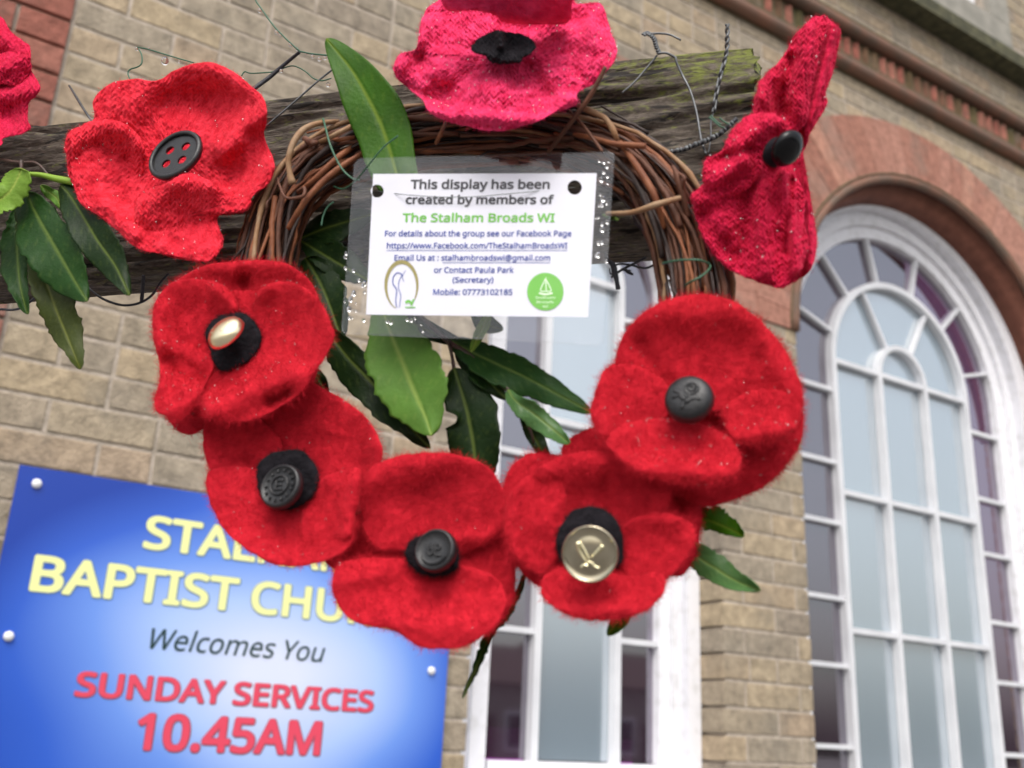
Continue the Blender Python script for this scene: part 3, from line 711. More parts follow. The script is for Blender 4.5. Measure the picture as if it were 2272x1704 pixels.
def leaf(par, mid, wl, wr, o0, o1, kind, fold=.003, wave=.0035, tipf=1.0, base=.0, serr=.0, seed=0, bite=None, curl=0., label=None, name='leaf', twist=0.):
    """mid: midrib points base->tip (photo px); half widths in px; o0/o1: distance in front of the beam at base and tip"""
    n, mw = 44, 9
    q = spline(mid, n); T = np.gradient(q, axis=0); T /= np.linalg.norm(T, axis=1)[:, None]; N = np.stack([-T[:, 1], T[:, 0]], 1)
    t = np.linspace(0, 1, n); prof = np.sin(PI*np.clip(base + (1-base)*t, 0, 1)**tipf)**.72; prof[-1] = 0.005
    P = []; rib = []
    for i in range(n):
        for k in range(-mw, mw+1):
            u = k/mw; side = wr if k > 0 else wl
            wv = 1 + 1.8*serr*vnoise(t[i]*38, 7. if k > 0 else 2., seed) + .10*vnoise(t[i]*6, 1.7*np.sign(k), seed+3)
            off_ = side*prof[i]*wv*abs(u)*(1 if k > 0 else -1)
            if bite and k*bite[0] > 0:
                dd = abs(t[i]-bite[1])/bite[2]
                if dd < 1: off_ *= 1 - bite[3]*math.sqrt(1-dd*dd)*abs(u)**.5
            x, y = q[i] + N[i]*off_
            h = o0 + (o1-o0)*t[i] + .45*fold*abs(u)*prof[i]*1.0 + wave*math.sin(t[i]*9+seed+ (1.5 if k > 0 else 0))*abs(u)**1.5 - curl*t[i]**2*.01 + twist*u*prof[i] - .0006*math.exp(-(abs(u)/.05)**2) + .0003*abs(math.sin((t[i]*15 - abs(u)*2.2)*PI))
            P.append(hp(x, y, h)); v_ = .42*max(0, 1-abs(((t[i]*9 - abs(u)*2.4) % 1)-.5)*14)
            rib.append(max(math.exp(-(abs(u)*side*prof[i]/2.6)**2) if k else 1, v_*.6))
    cols = 2*mw+1; Fc = [(i*cols+k, (i+1)*cols+k, (i+1)*cols+k+1, i*cols+k+1) for i in range(n-1) for k in range(cols-1)]
    o = mk(name, P, Fc, LM[kind], par, label=label)
    a = o.data.attributes.new('rib', 'FLOAT', 'POINT'); a.data.foreach_set('value', rib)
    sm = o.modifiers.new('thickness', 'SOLIDIFY'); sm.thickness = .0005; sm.offset = 0
    return o
def stem(par, pts, offs, r, mt=None, n=24, name='stem'):
    V, Fc = ptube(pts, offs, r, n, 8); return mk(name, V, Fc, mt or m_stem, par)
# top sprig leaf and the sprig that hangs through the wreath
S1 = thing('laurel_sprig', tuple(hp(1000, 700, .03)), 'large laurel sprig tied to the wreath, its leaves hanging below the notice card', 'sprig')
leaf(S1, cB([(520,1150),(465,950),(400,760),(310,580),(215,420),(66,238)]), 66, 60, .0600, .066, 'mid', base=.16, tipf=.95, fold=.004, wave=.002, seed=1, label='broad upright green leaf above the notice card')
leaf(S1, cE([(400,330),(445,480),(520,670),(600,870),(675,1040),(712,1152)]), 82, 82, .040, .05, 'pale', tipf=1.12, fold=.003, wave=.003, seed=2, serr=.05, label='broad pale green leaf below the card')
leaf(S1, cE([(850,735),(900,900),(940,1060),(970,1220),(985,1390),(1000,1520)]), 68, 56, .038, .03, 'dark', tipf=.95, fold=.004, seed=3, serr=.03, bite=(1, .38, .06, .55), label='dark leaf with a bite taken out of its edge')
leaf(S1, cE([(830,570),(960,640),(1120,715),(1300,800),(1480,895),(1695,1008)]), 38, 44, .035, .045, 'deep', tipf=.8, fold=.004, seed=4, serr=.05)
leaf(S1, cE([(860,600),(960,720),(1060,820),(1180,930)]), 20, 26, .032, .036, 'dark', tipf=.9, seed=14)
leaf(S1, cE([(1180,870),(1230,940),(1330,1010),(1430,1090),(1560,1200)]), 22, 30, .045, .05, 'grey', tipf=.9, fold=.003, seed=5, serr=.05)
leaf(S1, cE([(1262,1000),(1300,1080),(1340,1160),(1400,1260),(1440,1330)]), 20, 16, .036, .03, 'dark', tipf=.9, seed=6)
leaf(S1, cE([(60,480),(180,650),(330,810),(480,980),(590,1110),(705,1228)]), 40, 48, .026, .03, 'dark', tipf=.85, fold=.003, seed=7, serr=.05)
leaf(S1, cE([(-60,60),(20,200),(90,360),(160,560)]), 50, 40, .02, .024, 'dark', tipf=.8, seed=8, serr=.06)
leaf(S1, cA([(1830,1470),(1960,1415),(2080,1375),(2300,1310)]), 34, 36, .016, .02, 'dark', tipf=.9, seed=9, serr=.04)
leaf(S1, cA([(1850,1480),(1980,1560),(2100,1630),(2260,1720)]), 42, 34, .018, .022, 'dark', tipf=.9, seed=10, serr=.05)
leaf(S1, cE([(1070,390),(1035,470),(990,560),(955,636)]), 12, 13, .044, .046, 'lime', tipf=.9, seed=11)
leaf(S1, cE([(970,380),(1010,430),(1050,470),(1150,500)]), 24, 20, .035, .036, 'deep', tipf=.8, seed=12)
leaf(S1, cE([(430,380),(560,440),(720,520),(940,600)]), 20, 20, .026, .03, 'dark', tipf=.8, seed=13)
leaf(S1, cD([(1900,860),(1950,930),(1990,1000),(2010,1050)]), 14, 14, .03, .03, 'dark', seed=15)
leaf(S1, cM([(200,150),(300,160),(400,210)]), 5, 8, .045, .045, 'deep', seed=16)
stem(S1, cE([(560,330),(700,470),(820,580),(950,660),(1080,780),(1180,870),(1260,1000),(1320,1120),(1340,1200)]), [.03,.032,.035,.036,.038,.04,.038,.036,.034], [4,5,6,6,7,7,5,4,2])
stem(S1, cE([(815,575),(835,650),(850,745)]), .037, [4.5,4,4.5])
# sprig on the left of the beam
S2 = thing('laurel_sprig', tuple(hp(110, 500, .03)), 'laurel sprig with long dark leaves and one lime leaf, left on the beam', 'sprig')
leaf(S2, cJ([(260,130),(230,230),(150,380),(60,470),(-120,600),(-300,720)]), 36, 30, .062, .06, 'lime', tipf=.62, fold=.002, seed=20, serr=.10, label='lime green leaf at the left edge')
leaf(S2, cJ([(330,420),(420,640),(600,960),(780,1270),(960,1580),(1075,1760)]), 50, 72, .050, .055, 'deep', tipf=.85, fold=.004, seed=21, serr=.04)
leaf(S2, cJ([(740,330),(850,450),(1020,720),(1200,1020),(1400,1300),(1510,1510),(1590,1690)]), 40, 46, .054, .060, 'dark', tipf=.85, fold=.004, seed=22, serr=.04)
leaf(S2, cD([(210,180),(280,340),(345,520),(420,700),(492,882)]), 50, 40, .040, .046, 'yell', tipf=.75, fold=.003, seed=23, serr=.06, label='dark leaf yellowing along one side')
leaf(S2, cD([(110,-120),(105,60),(110,220),(130,400),(172,545)]), 22, 36, .036, .04, 'deep', tipf=.9, seed=24, serr=.08)
leaf(S2, cJ([(500,340),(600,420),(700,500),(760,640)]), 12, 14, .046, .05, 'pale', tipf=.9, seed=25)
stem(S2, cJ([(-300,20),(0,30),(250,60),(430,60),(540,150),(620,260)]), .052, [3,3.5,4,3.5,3,2.5])
stem(S2, cJ([(260,40),(262,120),(250,200)]), .06, [5,4,3.5])
stem(S2, cJ([(360,200),(520,215),(700,260),(920,300)]), .056, [5,6,8,8], m_gstem)
# leaves showing past the right lower poppies
S3 = thing('laurel_sprig', tuple(hp(1500, 1250, .02)), 'small laurel sprig poking out beyond the lower right poppies', 'sprig')
leaf(S3, cI([(300,190),(400,250),(500,290),(570,320),(636,357)]), 34, 22, .03, .04, 'mid', tipf=.85, seed=30, serr=.1)
leaf(S3, cI([(200,420),(330,450),(450,520),(580,600),(728,660)]), 30, 30, .035, .05, 'grey', tipf=.8, fold=.004, seed=31, serr=.06)
leaf(S3, cH([(1790,640),(1750,740),(1700,840),(1645,914)]), 24, 24, .03, .035, 'mid', tipf=.75, fold=.005, seed=32)
leaf(S3, cH([(1180,560),(1150,660),(1080,790),(1000,880),(930,1030),(890,1130),(828,1265)]), 10, 12, .03, .03, 'deep', tipf=.75, fold=.006, seed=33, serr=.2)
stem(S3, cI([(60,60),(200,180),(300,300),(330,440)]), .02, [4,4,3,2])
stem(S3, cH([(1250,300),(1220,450),(1180,560)]), .02, [4,4,3]); stem(S3, cH([(1900,300),(1850,500),(1790,640)]), .02, [4,4,3])

# ------------------------------------------------------------------ poppies
def wool(name, base, hi_, rough=.9, bump=.0012, sc=330, sheen=.5):
    m = mat(name, base, rough, hi_, sc*.5, bump=bump, bscale=sc, spec=.15, sheen=sheen, lo=.3, hi=.72, detail=6)
    b = m.node_tree.nodes['Principled BSDF']; b.inputs['Sheen Tint'].default_value = tuple(min(1, x*1.2+.10) for x in hi_[:3]) + (1,)
    return m
m_felt = wool('red_felt', (.42,.007,.018), (.60,.016,.032), bump=.0007)
m_knit = wool('bright_red_wool', (.55,.009,.024), (.82,.04,.07), bump=.0014, sc=260)
m_pink = wool('pinkish_red_wool', (.62,.014,.08), (.90,.065,.20), bump=.0014, sc=260)
m_crim = wool('crimson_wool', (.47,.007,.038), (.70,.018,.08), bump=.0018, sc=240)
m_blackw = wool('black_wool', (.006,.005,.007), (.016,.014,.018), bump=.0012, sc=330, sheen=.08)
m_bbtn = mat('black_plastic', (.012,.012,.014), .38, (.02,.02,.022), 300, bump=.0002, bscale=900, spec=.5)
m_gloss = mat('glossy_black_plastic', (.004,.004,.005), .16, spec=.25)
m_gold = mat('gold_metal', (.95,.82,.55), .30, metal=1); m_brass = mat('brass_metal', (.50,.45,.34), .16, (.42,.37,.27), 90, metal=1)
m_brassr = mat('brass_raised', (.92,.84,.55), .22, metal=1)
def watermat():
    m = bpy.data.materials.new('rain_water'); m.use_nodes = True; t = m.node_tree; t.nodes.remove(t.nodes['Principled BSDF'])
    gl = t.nodes.new('ShaderNodeBsdfGlossy'); gl.inputs['Roughness'].default_value = .03; tr = t.nodes.new('ShaderNodeBsdfTransparent'); lw = t.nodes.new('ShaderNodeLayerWeight'); lw.inputs[0].default_value = .45
    mr = t.nodes.new('ShaderNodeMapRange'); mr.inputs[3].default_value = .5; mr.inputs[4].default_value = 1; t.links.new(lw.outputs['Facing'], mr.inputs[0])
    ms = t.nodes.new('ShaderNodeMixShader'); t.links.new(mr.outputs[0], ms.inputs[0]); t.links.new(tr.outputs[0], ms.inputs[1]); t.links.new(gl.outputs[0], ms.inputs[2])
    t.links.new(ms.outputs[0], t.nodes['Material Output'].inputs[0]); return m
m_water = watermat()
m_clear = mat('clear_raindrop', (1, 1, 1), 0.0, IOR=1.33, Transmission_Weight=1.0)

def hfeat(X, Y, feats):
    h = np.zeros_like(X)
    for f in feats:
        if f[0] == 'g': h += f[4]*1e-3*np.exp(-((X-f[1])**2 + (Y-f[2])**2)/(2*f[3]**2))
        elif f[0] == 'r':
            a = np.array(f[1:3], float); b = np.array(f[3:5], float); d = b-a; L2 = d@d
            t = np.clip(((X-a[0])*d[0] + (Y-a[1])*d[1])/L2, 0, 1)
            h += f[6]*1e-3*np.exp(-((X-a[0]-t*d[0])**2 + (Y-a[1]-t*d[1])**2)/(2*f[5]**2))
        elif f[0] == 'cup': h += f[4]*1e-3*(((X-f[1])**2 + (Y-f[2])**2)/f[3]**2)
        elif f[0] == 'tilt': h += 1e-3*(f[3]*(X-f[1]) + f[4]*(Y-f[2]))/100.
    return h
class Fz:
    def __init__(s): s.P = []; s.N = []; s.rim = []
def fibres(par, fz, mt, n, ln=.0022, wd=.00011, seed=0, name='fuzz'):
    r = np.random.default_rng(seed); P = np.concatenate(fz.P); N = np.concatenate(fz.N); RW = np.concatenate(fz.rim)
    pr = RW/RW.sum(); idx = r.choice(len(P), n, p=pr)
    p = P[idx] + r.normal(0, .0007, (n, 3)); nn = N[idx]; rv = r.normal(0, 1, (n, 3)); rv /= np.linalg.norm(rv, axis=1)[:, None]
    p -= nn*(r.normal(0, .0002, (n, 1)) + ((p-P[idx])*nn).sum(1)[:, None])
    d = nn*r.uniform(.25, .9, (n, 1)) + rv*.75; d /= np.linalg.norm(d, axis=1)[:, None]
    L = ln*r.uniform(.35, 1.25, (n, 1))**1.3; d2 = d + r.normal(0, .75, (n, 3)); d2 /= np.linalg.norm(d2, axis=1)[:, None]
    s = np.cross(d, p-CAM); s /= np.linalg.norm(s, axis=1)[:, None]; s *= wd*r.uniform(.6, 1.4, (n, 1))/2
    a = p - nn*.0003; m_ = p + d*L*.5; e = m_ + d2*L*.5
    V = np.stack([a-s, a+s, m_-s*.8, m_+s*.8, e], 1).reshape(-1, 3) - org(par)
    me = bpy.data.meshes.new(name); k = np.arange(n)*5
    me.vertices.add(5*n); me.vertices.foreach_set('co', V.ravel())
    loops = np.stack([k, k+1, k+3, k+2, k+2, k+3, k+4], 1).ravel(); me.loops.add(7*n); me.loops.foreach_set('vertex_index', loops)
    me.polygons.add(2*n); st = np.stack([np.arange(n)*7, np.arange(n)*7+4], 1).ravel(); me.polygons.foreach_set('loop_start', st)
    me.update(calc_edges=True); me.validate(); me.materials.append(mt)
    o = bpy.data.objects.new(name, me); COL.objects.link(o); o.parent = par; o['kind'] = 'stuff'; o['_o'] = [float(v) for v in org(par)]
    return o
def petal(par, pts, off, feats, mt, fz, ctr=None, t=.0042, nr=26, na=120, amp=1.0, knit=0, seed=0, name='petal', lab=None, jit=2.0):
    if knit: nr = int(nr*1.55); na = int(na*1.6)
    o = spline(pts, na, True); c = np.array(ctr if ctr else o.mean(0), float)
    ang = np.arange(na)/na
    rad = o - c; rl = np.linalg.norm(rad, axis=1)[:, None]
    jt = vnoise(ang*40 + 3, np.full(na, 1.3), seed)*jit + (vnoise(ang*90, np.full(na, 4.3), seed+5)*jit*(.9 if knit else .35)); o = c + rad*(1 + jt[:, None]/rl)
    us = 1 - (1 - np.arange(1, nr+1)/nr)**1.5
    X = c[0] + np.outer(us, o[:, 0]-c[0]); Y = c[1] + np.outer(us, o[:, 1]-c[1])
    X = np.vstack([np.full((1, na), c[0]), X]); Y = np.vstack([np.full((1, na), c[1]), Y]); U = np.concatenate([[0], us])[:, None]
    H = off + hfeat(X, Y, feats)*(1.45 if knit else 1.3) + amp*.0011*fbm(X/55., Y/55., seed+1, 3) + amp*.0016*vnoise(X/110., Y/110., seed+9)
    if knit:
        wx = X + 7*vnoise(X/45, Y/45, seed+2); wy = Y + 7*vnoise(X/45, Y/45, seed+4)
        u_ = (wx/17.) % 1 - .5; vv = wy/12.5 + 1.1*np.abs(u_)*2
        H += knit*1e-3*(.50*np.sin(2*PI*vv) - .75*np.exp(-(np.abs(u_)/.13)**2) - .5*np.exp(-((.5-np.abs(u_))/.13)**2) + .75*vnoise(X/9., Y/9., seed+6) + .5*vnoise(X/17., Y/17., seed+7))
    else:
        H += .00035*vnoise(X/7, Y/7, seed+6)*amp
    th = t/2*np.sqrt(np.clip(1 - U**7, 0, 1)) + 0*X
    top = hp(X, Y, H+th); bot = hp(X, Y, H-th)
    V = [top[0, 0]]; V += list(top[1:].reshape(-1, 3)); nb = len(V); V += list(bot[1:-1].reshape(-1, 3)); V.append(bot[0, 0]); last = len(V)-1
    T = lambda i, j: 1 + (i-1)*na + j % na
    B = lambda i, j: T(i, j) if i == nr else nb + (i-1)*na + j % na
    Fc = [(0, T(1, j+1), T(1, j)) for j in range(na)] + [(T(i, j), T(i, j+1), T(i+1, j+1), T(i+1, j)) for i in range(1, nr) for j in range(na)]
    Fc += [(last, B(1, j), B(1, j+1)) for j in range(na)] + [(B(i, j+1), B(i, j), B(i+1, j), B(i+1, j+1)) for i in range(1, nr) for j in range(na)]
    ob = mk(name, V, Fc, mt, par, label=lab)
    # normals for the fibres
    gx = np.roll(top, -1, 1) - np.roll(top, 1, 1); gy = np.gradient(top, axis=0); n = np.cross(gx, gy); n /= np.linalg.norm(n, axis=2)[..., None] + 1e-12
    if (n[nr//2] @ BN).mean() < 0: n = -n
    out = (top[-1] - top[-3]); out /= np.linalg.norm(out, axis=1)[:, None] + 1e-12; n[-1] = out; n[-2] = n[-2]*.6 + out*.6
    area = np.linalg.norm(np.cross(gx, gy), axis=2); area[-1] = area[-2]*2.2
    s = slice(1, None); area[-3:] *= 1.5
    fz.P.append(top[s].reshape(-1, 3)); fz.N.append(n[s].reshape(-1, 3)); fz.rim.append(area[s].ravel())
    return ob
def drops(par, fz, n, seed, r0=.00025, r1=.0006, name='raindrops'):
    r = np.random.default_rng(seed); P = np.concatenate(fz.P); N = np.concatenate(fz.N); W = np.concatenate(fz.rim)*np.clip(N[:, :][:, 2] if False else np.concatenate(fz.N)[:, 2]+.75, .08, 2)**2; idx = r.choice(len(P), n, p=W/W.sum()); b = MB()
    for i in idx:
        V, Fc = ico(P[i]+N[i]*.0008, r.uniform(r0, r1), 2); b.add(V, Fc)
    b.build(name, m_water, par, smooth=True, kind='stuff')
def button(par, px, py, off, rpx, mt, axis=None, prof=None, name='button', n=44, h=.004):
    s = mpp(px, py, off); R = rpx*s; c = hp(px, py, off); ax = BN if axis is None else axis
    prof = prof or [(R*.9, -h), (R*.99, -h*.7), (R, -h*.2), (R*.96, h*.15), (R*.88, h*.35), (R*.84, h*.28), (R*.8, h*.12), (R*.4, h*.22), (R*.01, h*.25)]
    if not isinstance(prof[0], tuple): prof = prof
    V, Fc = lathe(c, ax, prof, n); return mk(name, V, Fc, mt, par), c, R
def toview(x=0, z=0):
    v = BN + np.array([0, 0, z]) + BD*x; return v/np.linalg.norm(v)
def emblem(par, c, ax, strokes, mt, r, name='emblem', flat=.5):
    """raised strokes on a button face; strokes = lists of (x, y) in metres on the face"""
    a, b, ax = frame_of(ax); B_ = MB()
    for st in strokes:
        rr_ = st[0]; P = spline(st[1], max(6, 3*len(st[1]))); Q = [c + a*p[0] + b*p[1] + ax*r for p in P]
        V, Fc = tube(Q, np.linspace(rr_[0], rr_[1], len(Q)) if hasattr(rr_, '__len__') else rr_, 6); B_.add(V, Fc)
    return B_.build(name, mt, par, smooth=True)
def px_pop(label, px, py, off, group=None, name='felt_poppy'): return thing(name, tuple(hp(px, py, off)), label, 'poppy', group)

# --- P1: bright red knitted poppy with the four-hole button (left)
q = px_pop('bright red knitted poppy with black four-hole button, wired to the beam left of the wreath', 390, 350, .05, name='knitted_poppy'); fz = Fz()
petal(q, cA([(400,880),(440,800),(570,735),(572,620),(650,530),(800,480),(960,495),(1060,440),(1180,395),(1290,385),(1420,430),(1540,520),(1615,600),(1640,720),(1625,850),(1680,1000),(1650,1120),(1560,1200),(1500,1300),(1340,1330),(1360,1480),(1300,1590),(1160,1590),(980,1560),(850,1530),(700,1400),(560,1300),(480,1220),(440,1100),(420,960)]), .050,
      [('cup', 395, 350, 230, 9), ('g', 455, 225, 42, -9), ('r', 500, 330, 590, 250, 22, 8), ('r', 470, 160, 560, 200, 20, 5), ('g', 530, 385, 40, -6), ('r', 560, 430, 600, 370, 18, 5), ('r', 330, 190, 300, 240, 26, 4), ('g', 375, 235, 35, -4), ('g', 250, 440, 50, -3), ('r', 300, 520, 230, 450, 15, 4), ('g', 395, 350, 60, -3), ('g', 560, 300, 20, -4)],
      m_knit, fz, (395, 350), nr=48, na=240, knit=.8, seed=1, t=.005)
petal(q, cA([(398,880),(430,808),(490,775),(560,742),(690,738),(800,780),(870,860),(895,960),(880,1060),(830,1150),(740,1230),(620,1260),(500,1220),(440,1120),(410,980)]), .058, [('r', 160, 310, 250, 275, 30, 5), ('r', 250, 275, 318, 320, 22, 4), ('g', 255, 410, 55, -8), ('cup', 300, 350, 160, 3)], m_knit, fz, nr=34, na=180, knit=.8, seed=2)
petal(q, cA([(1050,1110),(1110,1075),(1180,1066),(1270,1095),(1360,1170),(1440,1215),(1530,1215),(1510,1290),(1340,1325),(1350,1400),(1365,1490),(1310,1588),(1180,1600),(1020,1570),(880,1500),(830,1380),(835,1240),(920,1160)]), .062, [('r', 385, 400, 460, 410, 24, 6), ('r', 320, 470, 380, 410, 24, 3), ('g', 455, 530, 35, -7), ('g', 345, 545, 40, -4), ('r', 430, 560, 480, 560, 14, 5)], m_knit, fz, cA([(1120,1330)])[0], nr=36, na=200, knit=.8, seed=3)
fibres(q, fz, m_knit, 26000, .0026, seed=1); drops(q, fz, 110, 3)
s_ = mpp(392, 345, .066); R = 66*s_; cb_ = hp(391, 346, .068); axb = toview(-.10, .16); a_, b_, ax_ = frame_of(axb)
def f3(x, y, z): return tuple(cb_ + a_*x + b_*y + ax_*z)
hr = R*.17
V, Fc = plate([circ2(0, 0, R*.98, 44)] + [circ2(x, y, hr, 16) for x, y in ((-R*.31, R*.27), (R*.31, R*.33), (-R*.29, -R*.30), (R*.33, -R*.25))], f3, -.0008, .0008)
bt = mk('button', V, Fc, m_bbtn, q, smooth=False)
V, Fc = lathe(cb_, axb, [(R*.86, .0009), (R*.84, .0021), (R*.90, .0030), (R*.98, .0026), (R*1.02, .001), (R*.98, -.0015), (R*.6, -.0018), (R*.6, -.0014), (R*.95, -.0009)], 48)
Fc = Fc[:-2]; mk('rim', V, Fc, m_bbtn, bt)
# --- P0: dark pinkish red knitted poppy cut by the left edge
q = px_pop('crimson knitted poppy cut off by the left edge of the photo', 0, 190, .05, name='knitted_poppy'); fz = Fz()
petal(q, cA([(0,100),(60,190),(170,268),(192,340),(190,420),(240,500),(252,545),(220,590),(178,640),(172,730),(190,790),(110,830),(20,850),(0,900),(-200,980),(-420,900),(-560,640),(-560,300),(-380,60),(-160,20)]), .052, [('r', -40, 60, 60, 130, 18, 6), ('g', 10, 160, 30, -5), ('r', 0, 210, 85, 195, 18, 5), ('g', 20, 260, 22, -5), ('cup', -70, 180, 170, 6)], m_crim, fz, (-60, 180), nr=40, na=220, knit=.8, seed=5)
petal(q, cA([(0,330),(90,300),(170,330),(190,430),(110,520),(0,520),(-200,560),(-300,400),(-150,330)]), .060, [('r', 0, 150, 60, 130, 16, 4)], m_crim, fz, nr=24, na=120, knit=.8, seed=6)
fibres(q, fz, m_crim, 14000, .0026, seed=2); button(q, -95, 190, .068, 45, m_bbtn)
# --- P7: pink-red knitted poppy on top of the wreath
q = px_pop('pinkish red knitted poppy with black woollen centre on top of the wreath', 1115, 110, .06, name='knitted_poppy'); fz = Fz()
petal(q, cB([(478,405),(520,330),(620,300),(640,180),(680,60),(760,0),(800,-80),(1000,-150),(1300,-160),(1560,-70),(1600,18),(1740,18),(1790,120),(1838,260),(1850,320),(1790,430),(1700,520),(1610,570),(1600,640),(1480,685),(1400,735),(1250,782),(1080,800),(900,772),(800,742),(700,685),(650,615),(560,540),(492,475)]), .070,
      [('tilt', 1117, 107, 0, 7), ('r', 1180, 62, 1120, 60, 25, -6), ('r', 940, 245, 1200, 268, 12, 5), ('r', 1200, 268, 1280, 215, 12, 4), ('r', 885, 150, 950, 60, 16, 6), ('g', 935, 130, 16, -7), ('r', 1310, 60, 1350, 150, 16, 4),
       ('r', 985, 205, 1055, 155, 15, -5), ('r', 1212, 208, 1175, 152, 15, -5), ('g', 1095, 205, 42, 4), ('g', 1240, 165, 30, 3), ('r', 950, 130, 1000, 180, 16, 4), ('g', 1095, 190, 40, 4), ('r', 1270, 150, 1290, 40, 12, -4), ('r', 1000, 30, 1010, 110, 12, -3), ('g', 1280, 90, 22, 4), ('r', 900, 190, 1000, 240, 8, -3)],
      m_pink, fz, (1117, 130), nr=52, na=260, knit=1.2, amp=1.9, seed=8, t=.005)
petal(q, cB([(770,0),(790,-90),(1000,-160),(1320,-170),(1570,-80),(1572,30),(1560,125),(1480,152),(1300,146),(1170,140),(1090,92),(960,62),(830,70)]), .074, [('r', 985, 20, 1100, 30, 14, 3), ('tilt', 1120, 60, 0, -24), ('r', 1130, 62, 1260, 62, 10, -5)], m_crim if False else m_pink, fz, cB([(1200,20)])[0], nr=30, na=180, knit=.4, seed=9, lab='petal curling forward over the top')
fibres(q, fz, m_pink, 26000, .0026, seed=3); drops(q, fz, 170, 4)
fz = Fz(); petal(q, cB([(955,300),(990,245),(1060,205),(1120,188),(1170,196),(1250,205),(1320,240),(1352,290),(1320,330),(1280,355),(1250,385),(1160,392),(1080,385),(1040,345),(985,328)]), .090, [('r', 1110, 75, 1112, 100, 7, 8), ('g', 1140, 95, 22, -4), ('r', 1060, 120, 1180, 125, 12, 3), ('tilt', 1115, 107, 0, 5)], m_blackw, fz, nr=26, na=120, knit=.7, seed=10, t=.006, name='woollen_centre')
fibres(q, fz, m_blackw, 1500, .0018, seed=4)
# --- P8: crimson knitted poppy seen from its side (right)
q = px_pop('crimson knitted poppy seen side-on, wired to the right end of the beam', 1740, 340, .05, name='knitted_poppy'); fz = Fz()
petal(q, cC([(960,110),(1030,125),(1085,185),(1072,300),(1042,440),(1000,560),(1005,640),(940,740),(880,790),(890,860),(830,965),(790,1000),(820,1080),(880,1200),(922,1330),(942,1500),(912,1640),(870,1690),(790,1735),(720,1700),(760,1500),(720,1200),(740,900),(800,600),(880,350)]), .040,
      [('r', 1850, 60, 1790, 300, 10, 6), ('r', 1790, 350, 1800, 600, 10, 6), ('g', 1790, 320, 30, -4)], m_crim, fz, cC([(850,900)])[0], nr=30, na=220, knit=1.0, seed=11, lab='folded back edge')
petal(q, cC([(930,100),(1010,125),(1000,200),(960,330),(930,470),(905,600),(890,720),(840,790),(740,820),(640,880),(560,800),(550,680),(562,600),(592,500),(700,380),(760,300),(800,220),(870,150)]), .052,
      [('r', 1795, 60, 1770, 250, 14, 6), ('r', 1755, 130, 1720, 270, 10, -6), ('r', 1720, 140, 1680, 260, 14, 6), ('g', 1735, 255, 18, -6), ('r', 1690, 210, 1740, 290, 12, 4), ('g', 1735, 170, 14, 4)], m_crim, fz, cC([(760,560)])[0], nr=40, na=220, knit=1.2, seed=12, t=.006)
petal(q, cC([(560,950),(650,960),(760,985),(810,1080),(870,1200),(860,1330),(890,1500),(850,1640),(800,1735),(720,1765),(640,1750),(500,1700),(420,1660),(330,1590),(240,1450),(180,1280),(178,1190),(250,1130),(350,1070),(460,1010)]), .056,
      [('r', 1740, 390, 1770, 600, 11, 7), ('r', 1755, 400, 1745, 560, 6, -5), ('r', 1690, 400, 1700, 600, 13, 5), ('r', 1660, 420, 1640, 590, 13, -4), ('r', 1560, 440, 1640, 400, 16, 5), ('g', 1600, 500, 30, 4), ('r', 1620, 560, 1560, 480, 12, -3), ('g', 1690, 380, 22, -6)], m_crim, fz, cC([(560,1330)])[0], nr=48, na=240, knit=1.3, seed=13, t=.006)
petal(q, cC([(440,770),(540,698),(660,690),(740,740),(765,800),(740,860),(690,920),(620,980),(580,1090),(460,1190),(300,1190),(248,1140),(238,1060),(262,980),(350,925),(400,830)]), .066,
      [('r', 1640, 330, 1700, 270, 16, 6), ('g', 1725, 300, 14, -3), ('r', 1580, 400, 1650, 360, 14, 5), ('r', 1600, 350, 1660, 330, 8, -3), ('tilt', 1650, 340, 0, -2)], m_crim, fz, nr=36, na=200, knit=1.2, seed=14, t=.006)
fibres(q, fz, m_crim, 22000, .0026, seed=5); drops(q, fz, 90, 6, .0003, .0006)
cc = hp(1748, 330, .084); axp = toview(1.9, -1.9)
s_ = mpp(1742, 332, .078)*.84
V, Fc = lathe(cc, axp, [(44*s_, -.003), (48*s_, -.0015), (49*s_, 0), (46*s_, .0015), (38*s_, .003), (22*s_, .0042), (.5*s_, .0046)], 40); mk('button', V, Fc, m_gloss, q)
V, Fc = lathe(hp(1727, 340, .076), axp, [(24*s_, -.006), (38*s_, -.004), (40*s_, .000), (28*s_, .0025), (1*s_, .003)], 30); mk('woollen_centre', V, Fc, m_blackw, q)

FEL = 'felted red poppies fixed round the wreath'
def felt(label, c, parts, seed, nf=15000, nd=60, off=0., sat=m_felt):
    q = px_pop(label, c[0], c[1], .05, FEL); fz = Fz()
    for i, (pts, o, ft) in enumerate(parts):
        petal(q, pts, o+off, ft, sat, fz, nr=24, na=130, seed=seed*10+i, t=.0042, amp=.85)
    fibres(q, fz, sat, int(nf*2.3), .0048, .00011, seed=seed); 
    if nd: drops(q, fz, nd, seed, .0002, .00045)
    return q
def blackfelt(q, pts, off, seed, ft=()):
    fz = Fz(); petal(q, pts, off, list(ft), m_blackw, fz, nr=16, na=70, seed=seed, t=.006, name='felt_centre'); fibres(q, fz, m_blackw, 2500, .0026, .00011, seed=seed)
